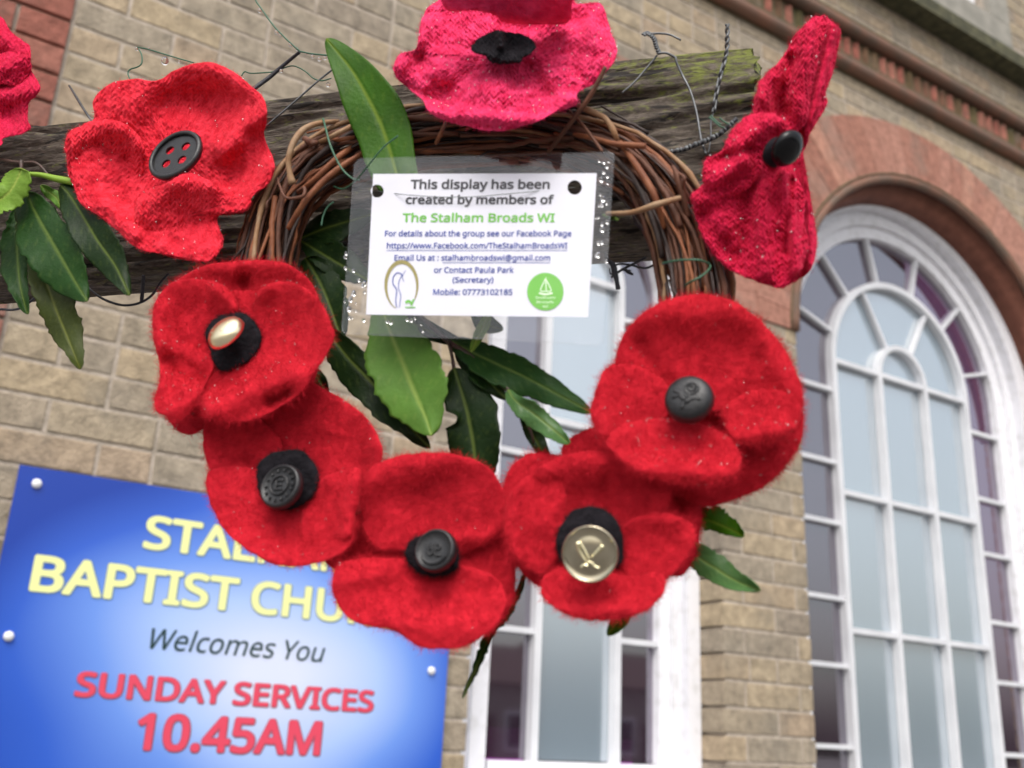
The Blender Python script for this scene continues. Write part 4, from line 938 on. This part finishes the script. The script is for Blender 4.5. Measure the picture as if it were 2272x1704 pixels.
# --- P3 (below the gold one, built first: it lies behind)
q = felt('felt poppy with dark pewter button low on the left of the wreath', (640, 1080), [
    (cV([(500,960),(640,930),(750,980),(750,1120),(700,1190),(560,1180),(480,1080)]), .046, []),
    (cV([(520,800),(600,780),(700,840),(765,880),(812,930),(826,990),(800,1040),(770,1060),(700,1060),(620,1000),(560,950)]), .046, [('cup', 640, 1080, 200, 6), ('r', 820, 920, 850, 1030, 20, 4)]),
    (cV([(438,950),(450,900),(520,880),(590,930),(610,970),(590,1030),(520,1040),(470,1030),(446,1000)]), .052, [('r', 470, 960, 560, 1060, 26, -3), ('cup', 620, 1070, 200, 6)]),
    (cV([(446,1030),(470,1010),(540,1010),(620,1030),(700,1060),(760,1100),(765,1150),(745,1190),(690,1215),(610,1222),(545,1195),(490,1150),(456,1090)]), .054, [('cup', 625, 1080, 170, 8), ('r', 500, 1200, 620, 1250, 20, 4), ('g', 560, 1110, 40, 2)]),
    (cV([(690,1040),(740,1015),(776,1012),(778,1060),(768,1110),(758,1165),(700,1205),(655,1190),(650,1120)]), .061, [('r', 790, 1060, 770, 1180, 18, 5), ('g', 700, 1120, 30, -3)])], 3)
blackfelt(q, cV([(560,1000),(600,975),(650,975),(685,1010),(685,1055),(655,1090),(600,1100),(560,1060)]), .062, 33)
ax = toview(-.15, .12); o_, c_, R_ = button(q, 622, 1078, .073, 52, m_bbtn, ax, h=.005)
rs = R_*.06
emblem(o_, c_, ax, [(rs, [(R_*.42*math.cos(t), R_*.42*math.sin(t)) for t in np.linspace(0, 2*PI, 18)]), (rs, [(-R_*.15, R_*.22), (-R_*.15, -R_*.22)]), (rs, [(-R_*.15, R_*.2), (R_*.2, R_*.2)]), (rs, [(-R_*.15, 0), (R_*.15, 0)]), (rs, [(-R_*.15, -R_*.2), (R_*.2, -R_*.2)]),
                      ] + [(rs*.8, [(R_*.6*math.cos(t), R_*.6*math.sin(t)), (R_*.72*math.cos(t), R_*.72*math.sin(t))]) for t in np.linspace(0, 6, 14)], m_bbtn, .0014)
# --- P2 felt with shiny gold button
q = felt('felt poppy with shiny gold button at the upper left of the wreath', (540, 770), [
    (cD([(1100,500),(1500,400),(1900,500),(1900,800),(1700,1050),(1400,1180),(1120,1150),(1050,900)]), .062, [('cup', 520, 760, 230, 5)]),
    (cD([(1030,1180),(1100,1100),(1400,1080),(1700,1000),(1930,860),(1925,960),(1840,1060),(1700,1165),(1500,1215),(1300,1225),(1180,1285),(1090,1262)]), .050, [('tilt', 540, 930, 0, 4)]),
    (cD([(1060,360),(1180,282),(1300,237),(1480,216),(1650,215),(1780,240),(1875,315),(1935,405),(1960,520),(1800,620),(1500,640),(1200,560),(1060,460)]), .058, [('cup', 520, 760, 230, 10), ('r', 470, 590, 640, 590, 20, 3), ('r', 545, 620, 545, 700, 14, -6)]),
    (cD([(935,585),(950,480),(1000,400),(1080,345),(1200,328),(1330,345),(1430,420),(1462,510),(1440,620),(1380,760),(1300,900),(1240,1020),(1190,1130),(1110,1195),(1030,1180),(958,1135),(946,1060),(980,950),(970,820),(942,700)]), .064, [('cup', 500, 750, 200, 10), ('r', 350, 680, 360, 860, 14, 3), ('g', 430, 720, 40, -5), ('r', 370, 800, 440, 840, 16, -5), ('r', 385, 905, 430, 870, 18, 5), ('r', 480, 640, 520, 680, 12, 4)]),
    (cD([(1560,470),(1590,400),(1680,350),(1800,350),(1900,400),(1985,495),(2032,600),(2047,690),(2000,800),(1930,900),(1880,990),(1760,1090),(1640,1160),(1500,1205),(1360,1210),(1270,1160),(1238,1090),(1270,1020),(1380,930),(1500,830),(1560,700),(1550,580)]), .064, [('cup', 520, 750, 230, 11), ('r', 470, 900, 650, 830, 26, 7), ('g', 640, 700, 36, -4), ('r', 575, 650, 590, 640, 14, 4), ('r', 600, 890, 640, 870, 8, -7), ('g', 470, 920, 22, 4)])], 2, 20000, 200)
blackfelt(q, cD([(1262,650),(1340,560),(1480,535),(1580,610),(1600,700),(1570,790),(1480,860),(1400,900),(1320,860),(1285,760)]), .0675, 22, [('g', 510, 740, 30, 1)])
axg = toview(-.36, .50); s_ = mpp(500, 735, .092); c_ = hp(498, 735, .083); R_ = 46*s_
V, Fc = lathe(c_, axg, [(R_*.3, -.007), (R_*.3, -.005), (R_*.92, -.004), (R_, -.003), (R_*.99, -.001), (R_*.9, .0015), (R_*.72, .0032), (R_*.45, .0045), (R_*.2, .005), (R_*.01, .0052)], 48); o_ = mk('button', V, Fc, m_gold, q)
emblem(o_, c_, axg, [(R_*.05, [(R_*x, R_*y) for x, y in L]) for L in ([(-.5, -.1), (-.2, .2), (.1, .1)], [(-.4, -.4), (0, -.2), (.4, -.4)], [(0, .3), (.2, 0), (.1, -.3)], [(.3, .4), (.5, .1)])], m_gold, .0040)
# --- P4 bottom centre
q = felt('felt poppy with matt black monogrammed button at the very bottom of the wreath', (960, 1225), [
    (cV([(800,1120),(940,1080),(1060,1110),(1090,1220),(1060,1320),(940,1350),(800,1310),(760,1210)]), .045, []),
    (cV([(720,1150),(790,1110),(860,1160),(860,1240),(800,1260),(745,1240),(700,1210)]), .040, []),
    (cV([(1030,1100),(1080,1110),(1108,1170),(1114,1260),(1100,1320),(1040,1375),(980,1370),(960,1200)]), .044, [('r', 1130, 1200, 1130, 1340, 18, 4)]),
    (cV([(780,1105),(774,1060),(800,1012),(860,985),(960,978),(1040,1000),(1084,1050),(1090,1110),(1076,1150),(1010,1192),(940,1200),(870,1190),(815,1185),(785,1150)]), .050, [('cup', 960, 1220, 220, 9), ('g', 950, 1110, 50, -2), ('r', 830, 1060, 1000, 1020, 24, 3), ('r', 1000, 1200, 1080, 1190, 14, 3)]),
    (cV([(718,1255),(735,1218),(800,1204),(870,1208),(935,1225),(1000,1222),(1050,1235),(1086,1268),(1092,1310),(1060,1362),(990,1400),(905,1395),(850,1362),(790,1352),(748,1330),(725,1295)]), .056, [('cup', 960, 1215, 220, 10), ('r', 860, 1370, 1030, 1390, 26, 4), ('g', 960, 1260, 40, -3), ('r', 760, 1290, 850, 1270, 16, 3), ('r', 1040, 1310, 1110, 1300, 14, -2)])], 4, 17000, 12)
blackfelt(q, cV([(878,1185),(900,1160),(950,1155),(985,1180),(990,1220),(965,1242),(915,1242),(882,1215)]), .062, 44)
ax = toview(-.12, .1); o_, c_, R_ = button(q, 965, 1220, .074, 49, m_bbtn, ax, h=.005)
rs = R_*.05
emblem(o_, c_, ax, [(rs, [(-R_*.28, R_*.25), (-R_*.28, -R_*.15), (-R_*.1, -R_*.3)]), (rs, [(-R_*.28, R_*.02), (R_*.05, R_*.02)]), (rs, [(-R_*.05, R_*.28), (-R_*.05, -R_*.28)]), (rs, [(R_*.1, R_*.22), (R_*.3, R_*.18), (R_*.28, -R_*.02), (R_*.1, -R_*.02)]), (rs, [(R_*.1, R_*.24), (R_*.1, -R_*.28), (R_*.35, -R_*.28)]), (rs*.7, [(R_*.66*math.cos(t), R_*.66*math.sin(t)) for t in np.linspace(3.6, 5.8, 14)])], m_bbtn, .0014)
# --- P6 large right
q = felt('large felt poppy with black rose-embossed button on the right of the wreath', (1530, 900), [
    (cV([(1380,800),(1600,780),(1690,860),(1700,1000),(1620,1060),(1500,1085),(1420,1050),(1380,950)]), .042, []),
    (cV([(1212,975),(1240,940),(1300,922),(1350,950),(1430,1020),(1420,1070),(1330,1060),(1240,1010)]), .034, []),
    (cV([(1400,1000),(1560,940),(1650,870),(1725,860),(1735,930),(1710,990),(1650,1050),(1570,1085),(1510,1092),(1450,1060)]), .044, [('r', 1560, 1090, 1720, 1010, 20, 3)]),
    (cV([(1330,770),(1365,700),(1430,652),(1510,635),(1580,650),(1650,700),(1705,770),(1733,845),(1728,905),(1700,940),(1600,900),(1500,880),(1400,850),(1340,820)]), .054, [('cup', 1530, 890, 250, 10), ('r', 1440, 690, 1640, 700, 26, 3), ('r', 1700, 760, 1760, 880, 18, 3), ('r', 1420, 760, 1470, 850, 16, -3)]),
    (cV([(1276,900),(1285,850),(1305,800),(1345,785),(1400,800),(1440,830),(1450,870),(1430,920),(1400,960),(1345,975),(1300,945)]), .058, [('cup', 1530, 890, 250, 8), ('r', 1330, 860, 1340, 960, 18, 3)]),
    (cV([(1560,890),(1590,860),(1650,840),(1715,850),(1731,890),(1722,920),(1690,950),(1640,960),(1600,955),(1572,930)]), .062, [('r', 1620, 975, 1740, 950, 16, 4), ('cup', 1530, 890, 250, 5)]),
    (cV([(1325,930),(1360,912),(1430,905),(1510,915),(1575,945),(1600,985),(1590,1022),(1545,1044),(1470,1045),(1400,1030),(1350,1000),(1310,960)]), .066, [('r', 1420, 1040, 1600, 1050, 20, 5), ('cup', 1520, 900, 200, 5), ('g', 1500, 1000, 30, 2)])], 6, 22000, 240)
ax = toview(-.10, .14); o_, c_, R_ = button(q, 1528, 884, .080, 54, m_bbtn, ax, prof=None, h=.007)
bpy.data.objects.remove(o_); R_ = 55*mpp(1528, 884, .08)
V, Fc = lathe(c_, ax, [(R_*.9, -.006), (R_, -.003), (R_*.99, 0), (R_*.93, .0022), (R_*.8, .0036), (R_*.5, .0046), (R_*.2, .005), (R_*.01, .0051)], 48); o_ = mk('button', V, Fc, m_bbtn, q)
rs = R_*.075
emblem(o_, c_, ax, [(rs, [(R_*(.18+.26*math.cos(t)), R_*(.25+.24*math.sin(t))) for t in np.linspace(0, 2*PI, 14)]), (rs, [(R_*(.18+.12*math.cos(t)), R_*(.25+.11*math.sin(t))) for t in np.linspace(0, 2*PI, 10)]), (rs, [(R_*.1, 0), (R_*-.1, -R_*.0-R_*.3), (R_*-.2, -R_*.6)]), ((rs*.6, rs*1.6), [(-R_*.6, -R_*.1), (-R_*.3, -R_*.05), (-R_*.08, -R_*.25)]), ((rs*.6, rs*1.6), [(R_*.55, -R_*.25), (R_*.25, -R_*.2), (-R_*.05, -R_*.35)]), ((rs*.6, rs*1.3), [(-R_*.55, R_*.2), (-R_*.35, R_*.1), (-R_*.1, -R_*.12)])], m_bbtn, .0046)
# --- P5 lower right with brass button
q = felt('felt poppy with brass winged button at the lower right of the wreath', (1320, 1200), [
    (cV([(1130,1060),(1300,1020),(1440,1060),(1480,1150),(1440,1250),(1300,1290),(1180,1260),(1120,1160)]), .044, []),
    (cV([(1430,1070),(1480,1065),(1512,1095),(1513,1150),(1495,1215),(1460,1245),(1400,1200),(1390,1110)]), .040, [('r', 1530, 1120, 1530, 1230, 16, 3)]),
    (cV([(1084,1085),(1100,1015),(1140,982),(1190,980),(1230,1010),(1200,1080),(1140,1120)]), .042, []),
    (cV([(1110,1090),(1140,1140),(1240,1190),(1250,1270),(1190,1275),(1130,1240),(1100,1170)]), .043, []),
    (cV([(1150,1030),(1185,998),(1260,976),(1350,982),(1420,1010),(1448,1050),(1440,1095),(1390,1130),(1330,1150),(1250,1150),(1180,1120),(1150,1080)]), .052, [('cup', 1310, 1190, 220, 10), ('r', 1200, 1040, 1430, 1030, 24, 3), ('g', 1330, 1100, 40, -3)]),
    (cV([(1088,1130),(1100,1070),(1145,1025),(1195,1020),(1220,1060),(1222,1130),(1210,1190),(1180,1235),(1140,1230),(1104,1190)]), .058, [('cup', 1310, 1190, 230, 7), ('r', 1140, 1080, 1140, 1220, 18, 3), ('g', 1200, 1160, 30, 2)]),
    (cV([(1340,1180),(1345,1140),(1385,1112),(1440,1108),(1492,1130),(1500,1170),(1470,1225),(1420,1262),(1370,1262),(1340,1230)]), .056, [('cup', 1310, 1190, 220, 7), ('r', 1400, 1150, 1500, 1150, 16, 3)]),
    (cV([(1168,1275),(1180,1240),(1230,1222),(1300,1232),(1360,1245),(1420,1235),(1438,1262),(1420,1300),(1370,1330),(1300,1341),(1235,1332),(1185,1302)]), .062, [('cup', 1310, 1190, 180, 7), ('r', 1240, 1350, 1400, 1350, 18, 4)])], 5, 20000, 14)
blackfelt(q, cV([(1205,1150),(1235,1105),(1280,1095),(1325,1115),(1345,1165),(1340,1220),(1290,1240),(1230,1230),(1205,1195)]), .064, 55, [('g', 1305, 1190, 30, 5)])
ax = toview(.02, -.22); s_ = mpp(1309, 1228, .086); R_ = 62*s_; c_ = hp(1309, 1229, .086)
V, Fc = lathe(c_, ax, [(R_*.3, -.012), (R_*.3, -.003), (R_*.95, -.002), (R_*1.01, -.0008), (R_*1.02, .0006), (R_*.98, .0016), (R_*.94, .0012), (R_*.92, .0006), (R_*.6, .0018), (R_*.3, .0024), (R_*.01, .0026)], 56); o_ = mk('button', V, Fc, m_brass, q)
emblem(o_, c_, ax, [((R_*.09, R_*.05), [(-R_*.42, R_*.42), (-R_*.35, R_*.1), (-R_*.1, -R_*.28)]), ((R_*.05, R_*.05), [(-R_*.36, R_*.44), (-R_*.15, R_*.12), (0, -R_*.22)]), ((R_*.05, R_*.10), [(R_*.08, -R_*.12), (R_*.28, R_*.08), (R_*.5, R_*.3)]), ((R_*.05, R_*.04), [(-R_*.1, -R_*.3), (R_*.05, -R_*.28), (R_*.12, -R_*.4)]),
                     ((R_*.06, R_*.06), [(-R_*.3, -R_*.48), (-R_*.18, -R_*.38), (-R_*.05, -R_*.42)]), ((R_*.06, R_*.05), [(R_*.1, -R_*.3), (R_*.16, -R_*.4), (R_*.36, -R_*.5)])], m_brassr, .0024)

# ------------------------------------------------------------------ the laminated card
m_paper = mat('white_paper', (.70,.70,.78), .6)
def plasticmat():
    m = bpy.data.materials.new('clear_laminate'); m.use_nodes = True; t = m.node_tree; b = t.nodes['Principled BSDF']
    b.inputs['Base Color'].default_value = (.6,.62,.63,1); b.inputs['Roughness'].default_value = .12
    b.inputs['Alpha'].default_value = .008
    gl = t.nodes.new('ShaderNodeBsdfGlossy'); gl.inputs['Roughness'].default_value = .06; gl.inputs['Color'].default_value = (.6,.6,.62,1)
    fr = t.nodes.new('ShaderNodeFresnel'); fr.inputs[0].default_value = 1.45; ms = t.nodes.new('ShaderNodeMixShader')
    ge = t.nodes.new('ShaderNodeNewGeometry'); mu = t.nodes.new('ShaderNodeMath'); mu.operation = 'SUBTRACT'; mu.use_clamp = True
    t.links.new(fr.outputs[0], mu.inputs[0]); t.links.new(ge.outputs['Backfacing'], mu.inputs[1])
    t.links.new(mu.outputs[0], ms.inputs[0]); t.links.new(b.outputs[0], ms.inputs[1]); t.links.new(gl.outputs[0], ms.inputs[2]); t.links.new(ms.outputs[0], t.nodes['Material Output'].inputs[0])
    g = t.nodes.new('ShaderNodeNewGeometry'); n = t.nodes.new('ShaderNodeTexNoise'); n.inputs['Scale'].default_value = 22; t.links.new(g.outputs['Position'], n.inputs[0])
    bp = t.nodes.new('ShaderNodeBump'); bp.inputs['Distance'].default_value = .004; t.links.new(n.outputs[0], bp.inputs['Height']); t.links.new(bp.outputs[0], gl.inputs['Normal'])
    return m
m_lam = plasticmat()
KO = .0700
KD = thing('laminated_card', tuple(hp(1060, 560, KO)), 'clear laminated white notice card strung across the top of the wreath', 'card')
def kxy(x, y, z): 
    return tuple(hp(x, y, KO + z))
holes = [circ2(837, 424, 14.5, 20), circ2(1275, 416, 16, 20)]
def dense(L, n=14): 
    out = []
    for i in range(len(L)):
        a, b = np.array(L[i]), np.array(L[(i+1) % len(L)])
        out += [tuple(a + (b-a)*k/n) for k in range(n)]
    return out
V, Fc = plate([dense([(828,386),(1324,384),(1305,704),(812,698)])] + holes, kxy, 0, .0003); mk('paper', V, Fc, m_paper, KD, smooth=False)
pouch = [(792,357),(800,352),(1080,345),(1350,338),(1361,341),(1362,352),(1350,540),(1337,757),(1328,766),(1050,752),(768,742),(758,733),(772,560),(786,366)]
V, Fc = plate([pouch] + holes, kxy, .0007, .0010); mk('laminate', V, Fc, m_lam, KD, smooth=False)
V, Fc = plate([pouch] + holes, kxy, -.0007, -.0004); mk('laminate', V, Fc, m_lam, KD, smooth=False)
# sealed edge of the pouch
P = [kxy(x, y, .0002) for x, y in dense(pouch, 4)]; P.append(P[0]); V, Fc = tube(P, .0007, 5, False); mk('laminate_edge', V, Fc, m_lam, KD)
# water drops inside the sealed margin
b = MB(); r_ = random.Random(3)
for i in range(52):
    u = r_.random()
    if u < .45: x, y = r_.uniform(1322, 1352), r_.uniform(348, 600)
    elif u < .9: x, y = r_.uniform(765, 812), r_.uniform(560, 735)
    else: x, y = r_.uniform(780, 960), r_.uniform(705, 735)
    if u > .55 and r_.random() < .3: x, y = r_.uniform(775, 960), r_.uniform(705, 738)
    V, Fc = ico(np.array(kxy(x, y, .0014)), r_.choice((.0005, .0007, .001, .0015)), 2, (1, .8, 1.2)); b.add(V, Fc)
b.build('raindrops', m_clear, KD, smooth=True, kind='stuff')
m_inkd = mat('dark_ink', rgb('25222C'), .6); m_inkg = mat('green_ink', rgb('66B535'), .6); m_inkb = mat('blue_ink', rgb('1F3C9C'), .6); m_inkgold = mat('olive_gold_ink', rgb('8F8440'), .6); m_inkw = mat('white_ink', rgb('E6F4DC'), .6)
def cardtext(s, x0, x1, yc, cap, mt, bold, under=False, dy=0):
    V, Fc = boldmesh(s, bold, res=2); a, b_ = cap_height(bold); xs0, xs1 = V[:, 0].min(), V[:, 0].max(); k = cap/(b_-a)
    P = []
    for x, y, l in V:
        X = x0+(x-xs0)/(xs1-xs0)*(x1-x0); yy = -(y-(a+b_)/2)*k; P.append(kxy(X - yy*.05, yc + dy*(X-x0)/(x1-x0) + yy, .00040 + l*.00018))
    mk('lettering', P, Fc, mt, KD, smooth=False)
    if under is not False:
        ux0 = x0 + (x1-x0)*under; y = yc + cap*.78
        V = [kxy(x, y+d + dy*(x-x0)/(x1-x0), .00046) for x in (ux0, (ux0+x1)/2, x1) for d in (0, 1.3)]; mk('underline', V, [(0, 1, 3, 2), (2, 3, 5, 4)], mt, KD, smooth=False)
cardtext('This display has been', 911, 1220, 409, 21, m_inkd, .034)
cardtext('created by members of', 900, 1229, 443, 20, m_inkd, .034)
cardtext('The Stalham Broads WI', 893, 1231, 483, 20, m_inkg, .028)
cardtext('For details about the group see our Facebook Page', 854, 1268, 518, 13, m_inkb, .020)
cardtext('https://www.Facebook.com/TheStalhamBroadsWI', 858, 1259, 545, 13, m_inkb, .020, 0.)
cardtext('Email Us at : stalhambroadswi@gmail.com', 875, 1221, 572, 13, m_inkb, .020, .31)
cardtext('or Contact Paula Park', 963, 1140, 599, 13, m_inkb, .020)
cardtext('(Secretary)', 1004, 1095, 621, 12.5, m_inkb, .020)
cardtext('Mobile: 07773102185', 961, 1137, 648, 13, m_inkb, .020)
def strokes(name, L, mt, z=.0006):
    b = MB()
    for wd, pts in L:
        P = spline(pts, max(10, 4*len(pts))); T = np.gradient(P, axis=0); T /= np.linalg.norm(T, axis=1)[:, None]; N = np.stack([-T[:, 1], T[:, 0]], 1)*wd/2
        V = [kxy(*(p+s*n), z) for p, n in zip(P, N) for s in (-1, 1)]; b.add(V, [(2*i, 2*i+1, 2*i+3, 2*i+2) for i in range(len(P)-1)])
    b.build(name, mt, KD)
el = [(891+35*math.cos(t), 634+53*math.sin(t)) for t in np.linspace(.35*PI, 2.12*PI, 30)]
el = [(891+35*math.cos(t), 634+53*math.sin(t)) for t in np.linspace(.62, -PI-1.2, 34)]
b = MB(); n_ = len(el)
Vv = []
for i, p in enumerate(el):
    t = i/(n_-1); wd = 2 + 7*math.sin(PI*min(1, t*1.05))**.8; c = np.array((891., 634.)); u = (np.array(p)-c); u /= np.linalg.norm(u)
    Vv += [kxy(*(np.array(p)+u*wd/2), .0006), kxy(*(np.array(p)-u*wd/2), .0006)]
mk('printed_ring', Vv, [(2*i, 2*i+1, 2*i+3, 2*i+2) for i in range(n_-1)], m_inkgold, KD, smooth=False)
strokes('printed_bird', [(2.2, [(893,610),(882,605),(873,614),(872,630),(880,643),(878,665),(880,682)]), (1.6, [(893,610),(886,622),(884,640),(889,655),(886,682)]), (1.2, [(900,600),(893,612),(896,625)])], m_inkb)
strokes('printed_leaves', [(6, [(900,672),(906,668),(912,672)]), (4, [(912,678),(918,664)]), (2.5, [(899,682),(922,682)])], m_inkg)
cx_, cy_ = 1210, 647
V = [kxy(cx_, cy_, .0006)] + [kxy(cx_+40.5*math.cos(t), cy_+42*math.sin(t), .0006) for t in np.linspace(0, 2*PI, 40, endpoint=False)]
mk('printed_disc', V, [(0, i, i % 40 + 1) for i in range(1, 41)], m_inkg, KD, smooth=False)
strokes('printed_sailboat', [(2, [(1211,616),(1212,648)]), (2, [(1211,618),(1199,644),(1210,646)]), (2, [(1213,622),(1223,645),(1214,646)]), (3.5, [(1196,650),(1210,653),(1226,650)])], m_inkw, .0008)
for s, y, hw in (('Stalham', 660, 22), ('Broads', 670, 19), ('WI', 680, 6)):
    V, Fc = textmesh(s, 0, res=2); a, b_ = cap_height(0); xs0, xs1 = V[:, 0].min(), V[:, 0].max()
    mk('lettering', [kxy(cx_-hw+(x-xs0)/(xs1-xs0)*2*hw, y-(yy-(a+b_)/2)*9, .0008) for x, yy in V], Fc, m_inkw, KD, smooth=False)
m_wireg = mat('grey_green_wire', (.20,.22,.22), .4, metal=.6); m_green = mat('green_florist_wire', (.03,.11,.06), .45); m_blackwire = mat('black_cable', (.012,.012,.018), .5, (.03,.03,.04), 300, bump=.0005, bscale=700)
m_gal = mat('galvanised_wire', (.16,.165,.17), .45, (.09,.095,.10), 200, metal=.7)
def wire(label, L, mt, name='wire', cat='wire', grp=None, drop=None):
    b = MB()
    for pts, offs, r in L:
        V, Fc = ptube(pts, offs, r, max(16, 8*len(pts)), 7); b.add(V, Fc)
    pts, offs, r = L[0]; m_ = pts[len(pts)//2]; c = hp(m_[0], m_[1], offs if not hasattr(offs, '__len__') else offs[0])
    t = thing(name, tuple(c), label, cat, grp); mk('strand', b.v, b.f, mt, t)
    if drop:
        b = MB()
        for (x, y), off, r in drop: V, Fc = ico(hp(x, y, off), r*mpp(x, y, off), 2, (1, 1, 1.15)); b.add(V, Fc)
        b.build('raindrops', m_clear, t, smooth=True, kind='stuff')
    return t
wire('thin hanging wire threaded through both punched holes of the card', [([(837,424),(900,432),(980,437),(1060,436),(1150,428),(1275,416)], [.064,.0730,.0735,.0735,.0730,.064], 1.0)], m_wireg)
# ------------------------------------------------------------------ wires on the beam
K = lambda *p: cK(p)
wire('thin green wire beaded with rain running down from the top edge to the tall leaf', [(K((340,-120),(370,0),(430,90),(620,350),(880,600),(960,640),(1100,665),(1400,690)), .02, 1.8)], m_green,
     drop=[(p, .02, r) for p, r in zip(K((420,130),(628,395),(680,430),(800,548),(885,606),(990,660),(1070,692),(1155,725),(1222,712),(1262,700)), (5, 4.5, 4, 4.5, 4, 3, 4, 4.5, 4, 4))])
wire('dark coated cable rising behind the bright red knitted poppy', [(K((250,1180),(350,1090),(540,950),(680,830),(800,730),(912,640)), [.02,.016,.012,.012,.014,.018], [4.5,5,5,4.5,4,3.5])], m_blackwire, 'cable', 'cable')
wire('thin slack grey wire crossing the beam left of the tall leaf', [(K((440,1600),(520,1530),(800,1290),(1130,1000),(1280,880),(1400,780)), .010, 2.2)], m_gal)
wire('fine green wire tangle lying on the beam top left of the tall leaf', [(K((620,870),(800,810),(900,830),(1000,890),(1080,960),(1180,990),(1300,960)), .010, 1.5), (K((200,930),(240,880),(330,900),(620,880)), .006, 1.5)], m_green,
     drop=[(K((1262,1040))[0], .012, 5), (K((685,870))[0], .012, 4)])
wire('loose green wire with one big raindrop above the bright red knitted poppy', [(cA([(840,290),(900,300),(1000,330),(1100,360),(1190,385)]), .03, 1.5), (cA([(850,300),(870,340),(868,390),(840,412),(800,425),(785,450),(800,490)]), .03, 1.6)], m_green,
     drop=[(cA([(838,300)])[0], .03, 4), (cA([(1012,375)])[0], .03, 8.5), (cA([(1100,378)])[0], .03, 3), (cA([(915,295)])[0], .03, 2.5)])
wire('short stiff grey wire standing over the left of the beam', [(cA([(425,525),(470,600),(520,680),(575,760)]), [.01,.04,.055,.062], [2.5,3.2,3,2])], m_gal)
tw = cB([(2015,212),(2040,205),(2075,235),(2092,290),(2108,325)])
L1 = []
for ph in (0, PI):
    pts = spline(tw, 40); pts = [(p[0]+3.5*math.cos(i*.9+ph), p[1]+3.*math.sin(i*.9+ph)) for i, p in enumerate(pts)]
    L1.append((pts, [.012 + .0012*math.sin(i*.9+ph) for i in range(40)], 2.4))
L1 += [(cB([(2040,208),(2120,205),(2180,215),(2240,245)]), .012, 2.5), (cB([(2100,330),(2150,325),(2210,355)]) + cC([(75,370),(110,450),(165,560),(205,700),(232,860),(262,945)]), [.012,.012,.01,.01,.008,.008,.008,.01,.012], 2.9), (cB([(2095,340),(2030,420),(1950,510),(1880,570)]), .009, 2.3)]
wire('twisted galvanised tie wire with long loose ends on the mossy beam', L1, m_gal)
L2 = []
base = cC([(392,150),(392,230),(385,330),(345,480),(320,600),(308,690)])
for ph in (0, PI):
    pts = spline(base, 46); L2.append(([(p[0]+(3.2 if i < 14 else 2.6)*math.cos((i*.85 if i < 18 else 18*.85)+ph), p[1]) for i, p in enumerate(pts)], [.014+.0012*math.sin(i*.85+ph) for i in range(46)], 2.6))
L2 += [(cC([(308,690),(292,740),(290,850),(275,940)]), .008, 1.8)]
wire('doubled galvanised wire twisted upright near the right end of the beam', L2, m_gal)
# grey banded cable on the right
gc = cL([(740,830),(880,800),(1050,762),(1200,730),(1350,670),(1500,615),(1640,540),(1760,440),(1850,350)])
b0 = wire('black cable with worn grey bands running to the side-on poppy', [(gc, .014, 5.2)], m_blackwire, 'cable', 'cable')
m_band = mat('grey_worn_coating', (.22,.24,.25), .7, (.10,.11,.12), 400, bump=.0006, bscale=600)
pts = spline(gc, 64); b = MB()
for i in range(1, 60, 3):
    j = i + 1 + (i % 2); P = np.array([hp(p[0], p[1]-1.5, .0155) for p in pts[i:j+1]]); V, Fc = tube(P, np.random.default_rng(i).uniform(4.8, 5.8)*mpp(1450, 330, .0155), 7); b.add(V, Fc)
b.build('worn_band', m_band, b0, smooth=True)
wire('green florist wire knotted round the upright galvanised wire', [(cL([(1510,330),(1560,370),(1640,440),(1700,460)]), .018, 1.8), (cL([(1530,310),(1620,400),(1660,420)]), .018, 1.8), (cL([(1640,340),(1700,390),(1760,420)]), .018, 1.8)], m_green)
wire('thin black cable sagging below the beam under the left leaves', [(cD([(-60,518),(0,515),(130,505),(330,360),(500,350),(560,400),(640,455),(750,490),(850,478),(930,430),(985,350),(1035,295)]), .0, 2.8), (cD([(880,308),(876,380),(868,470)]), .0, 4.2)], m_blackwire, 'cable', 'cable')
wire('frayed black twine and torn strands under the right of the beam', [(cM([(240,620),(265,700),(330,760),(350,850),(370,930),(395,1055)]), .0, [4,5,7,7,5,6]), (cM([(340,775),(420,750),(560,765),(700,800),(800,780),(900,700)]), .0, 2.6), (cM([(380,860),(480,800),(560,760),(740,670)]), .0, 3), (cM([(470,810),(520,850),(580,880)]), .0, [4,4.5,2]), (cM([(430,820),(560,830)]), .0, [3,1]), (cM([(350,850),(300,870),(290,800)]), .0, [2,1]), (cM([(330,830),(320,920),(310,900)]), .0, [2,1])], m_blackwire, 'twine', 'twine')
wire('green florist wire bound round the right side of the wreath', [(cM([(940,745),(1040,720),(1200,700),(1400,705),(1520,760),(1500,830),(1400,910),(1300,960),(1220,1010)]), [.055,.062,.066,.066,.058,.062,.066,.066,.06], 2.6)], m_green)
wire('green florist wire crossing the left side of the wreath', [(cN([(1310,350),(1345,480),(1400,680),(1500,900),(1580,1010),(1680,1090),(1760,1100)]), [.06,.066,.068,.067,.067,.066,.064], 2.4), (cN([(1290,1660),(1310,1550),(1360,1440),(1440,1370)]), .05, 2.2), (cN([(2230,560),(2050,700),(1900,880),(1720,1100),(1560,1210),(1440,1180)]), [.09,.088,.084,.07,.06,.05], 1.8)], m_green)
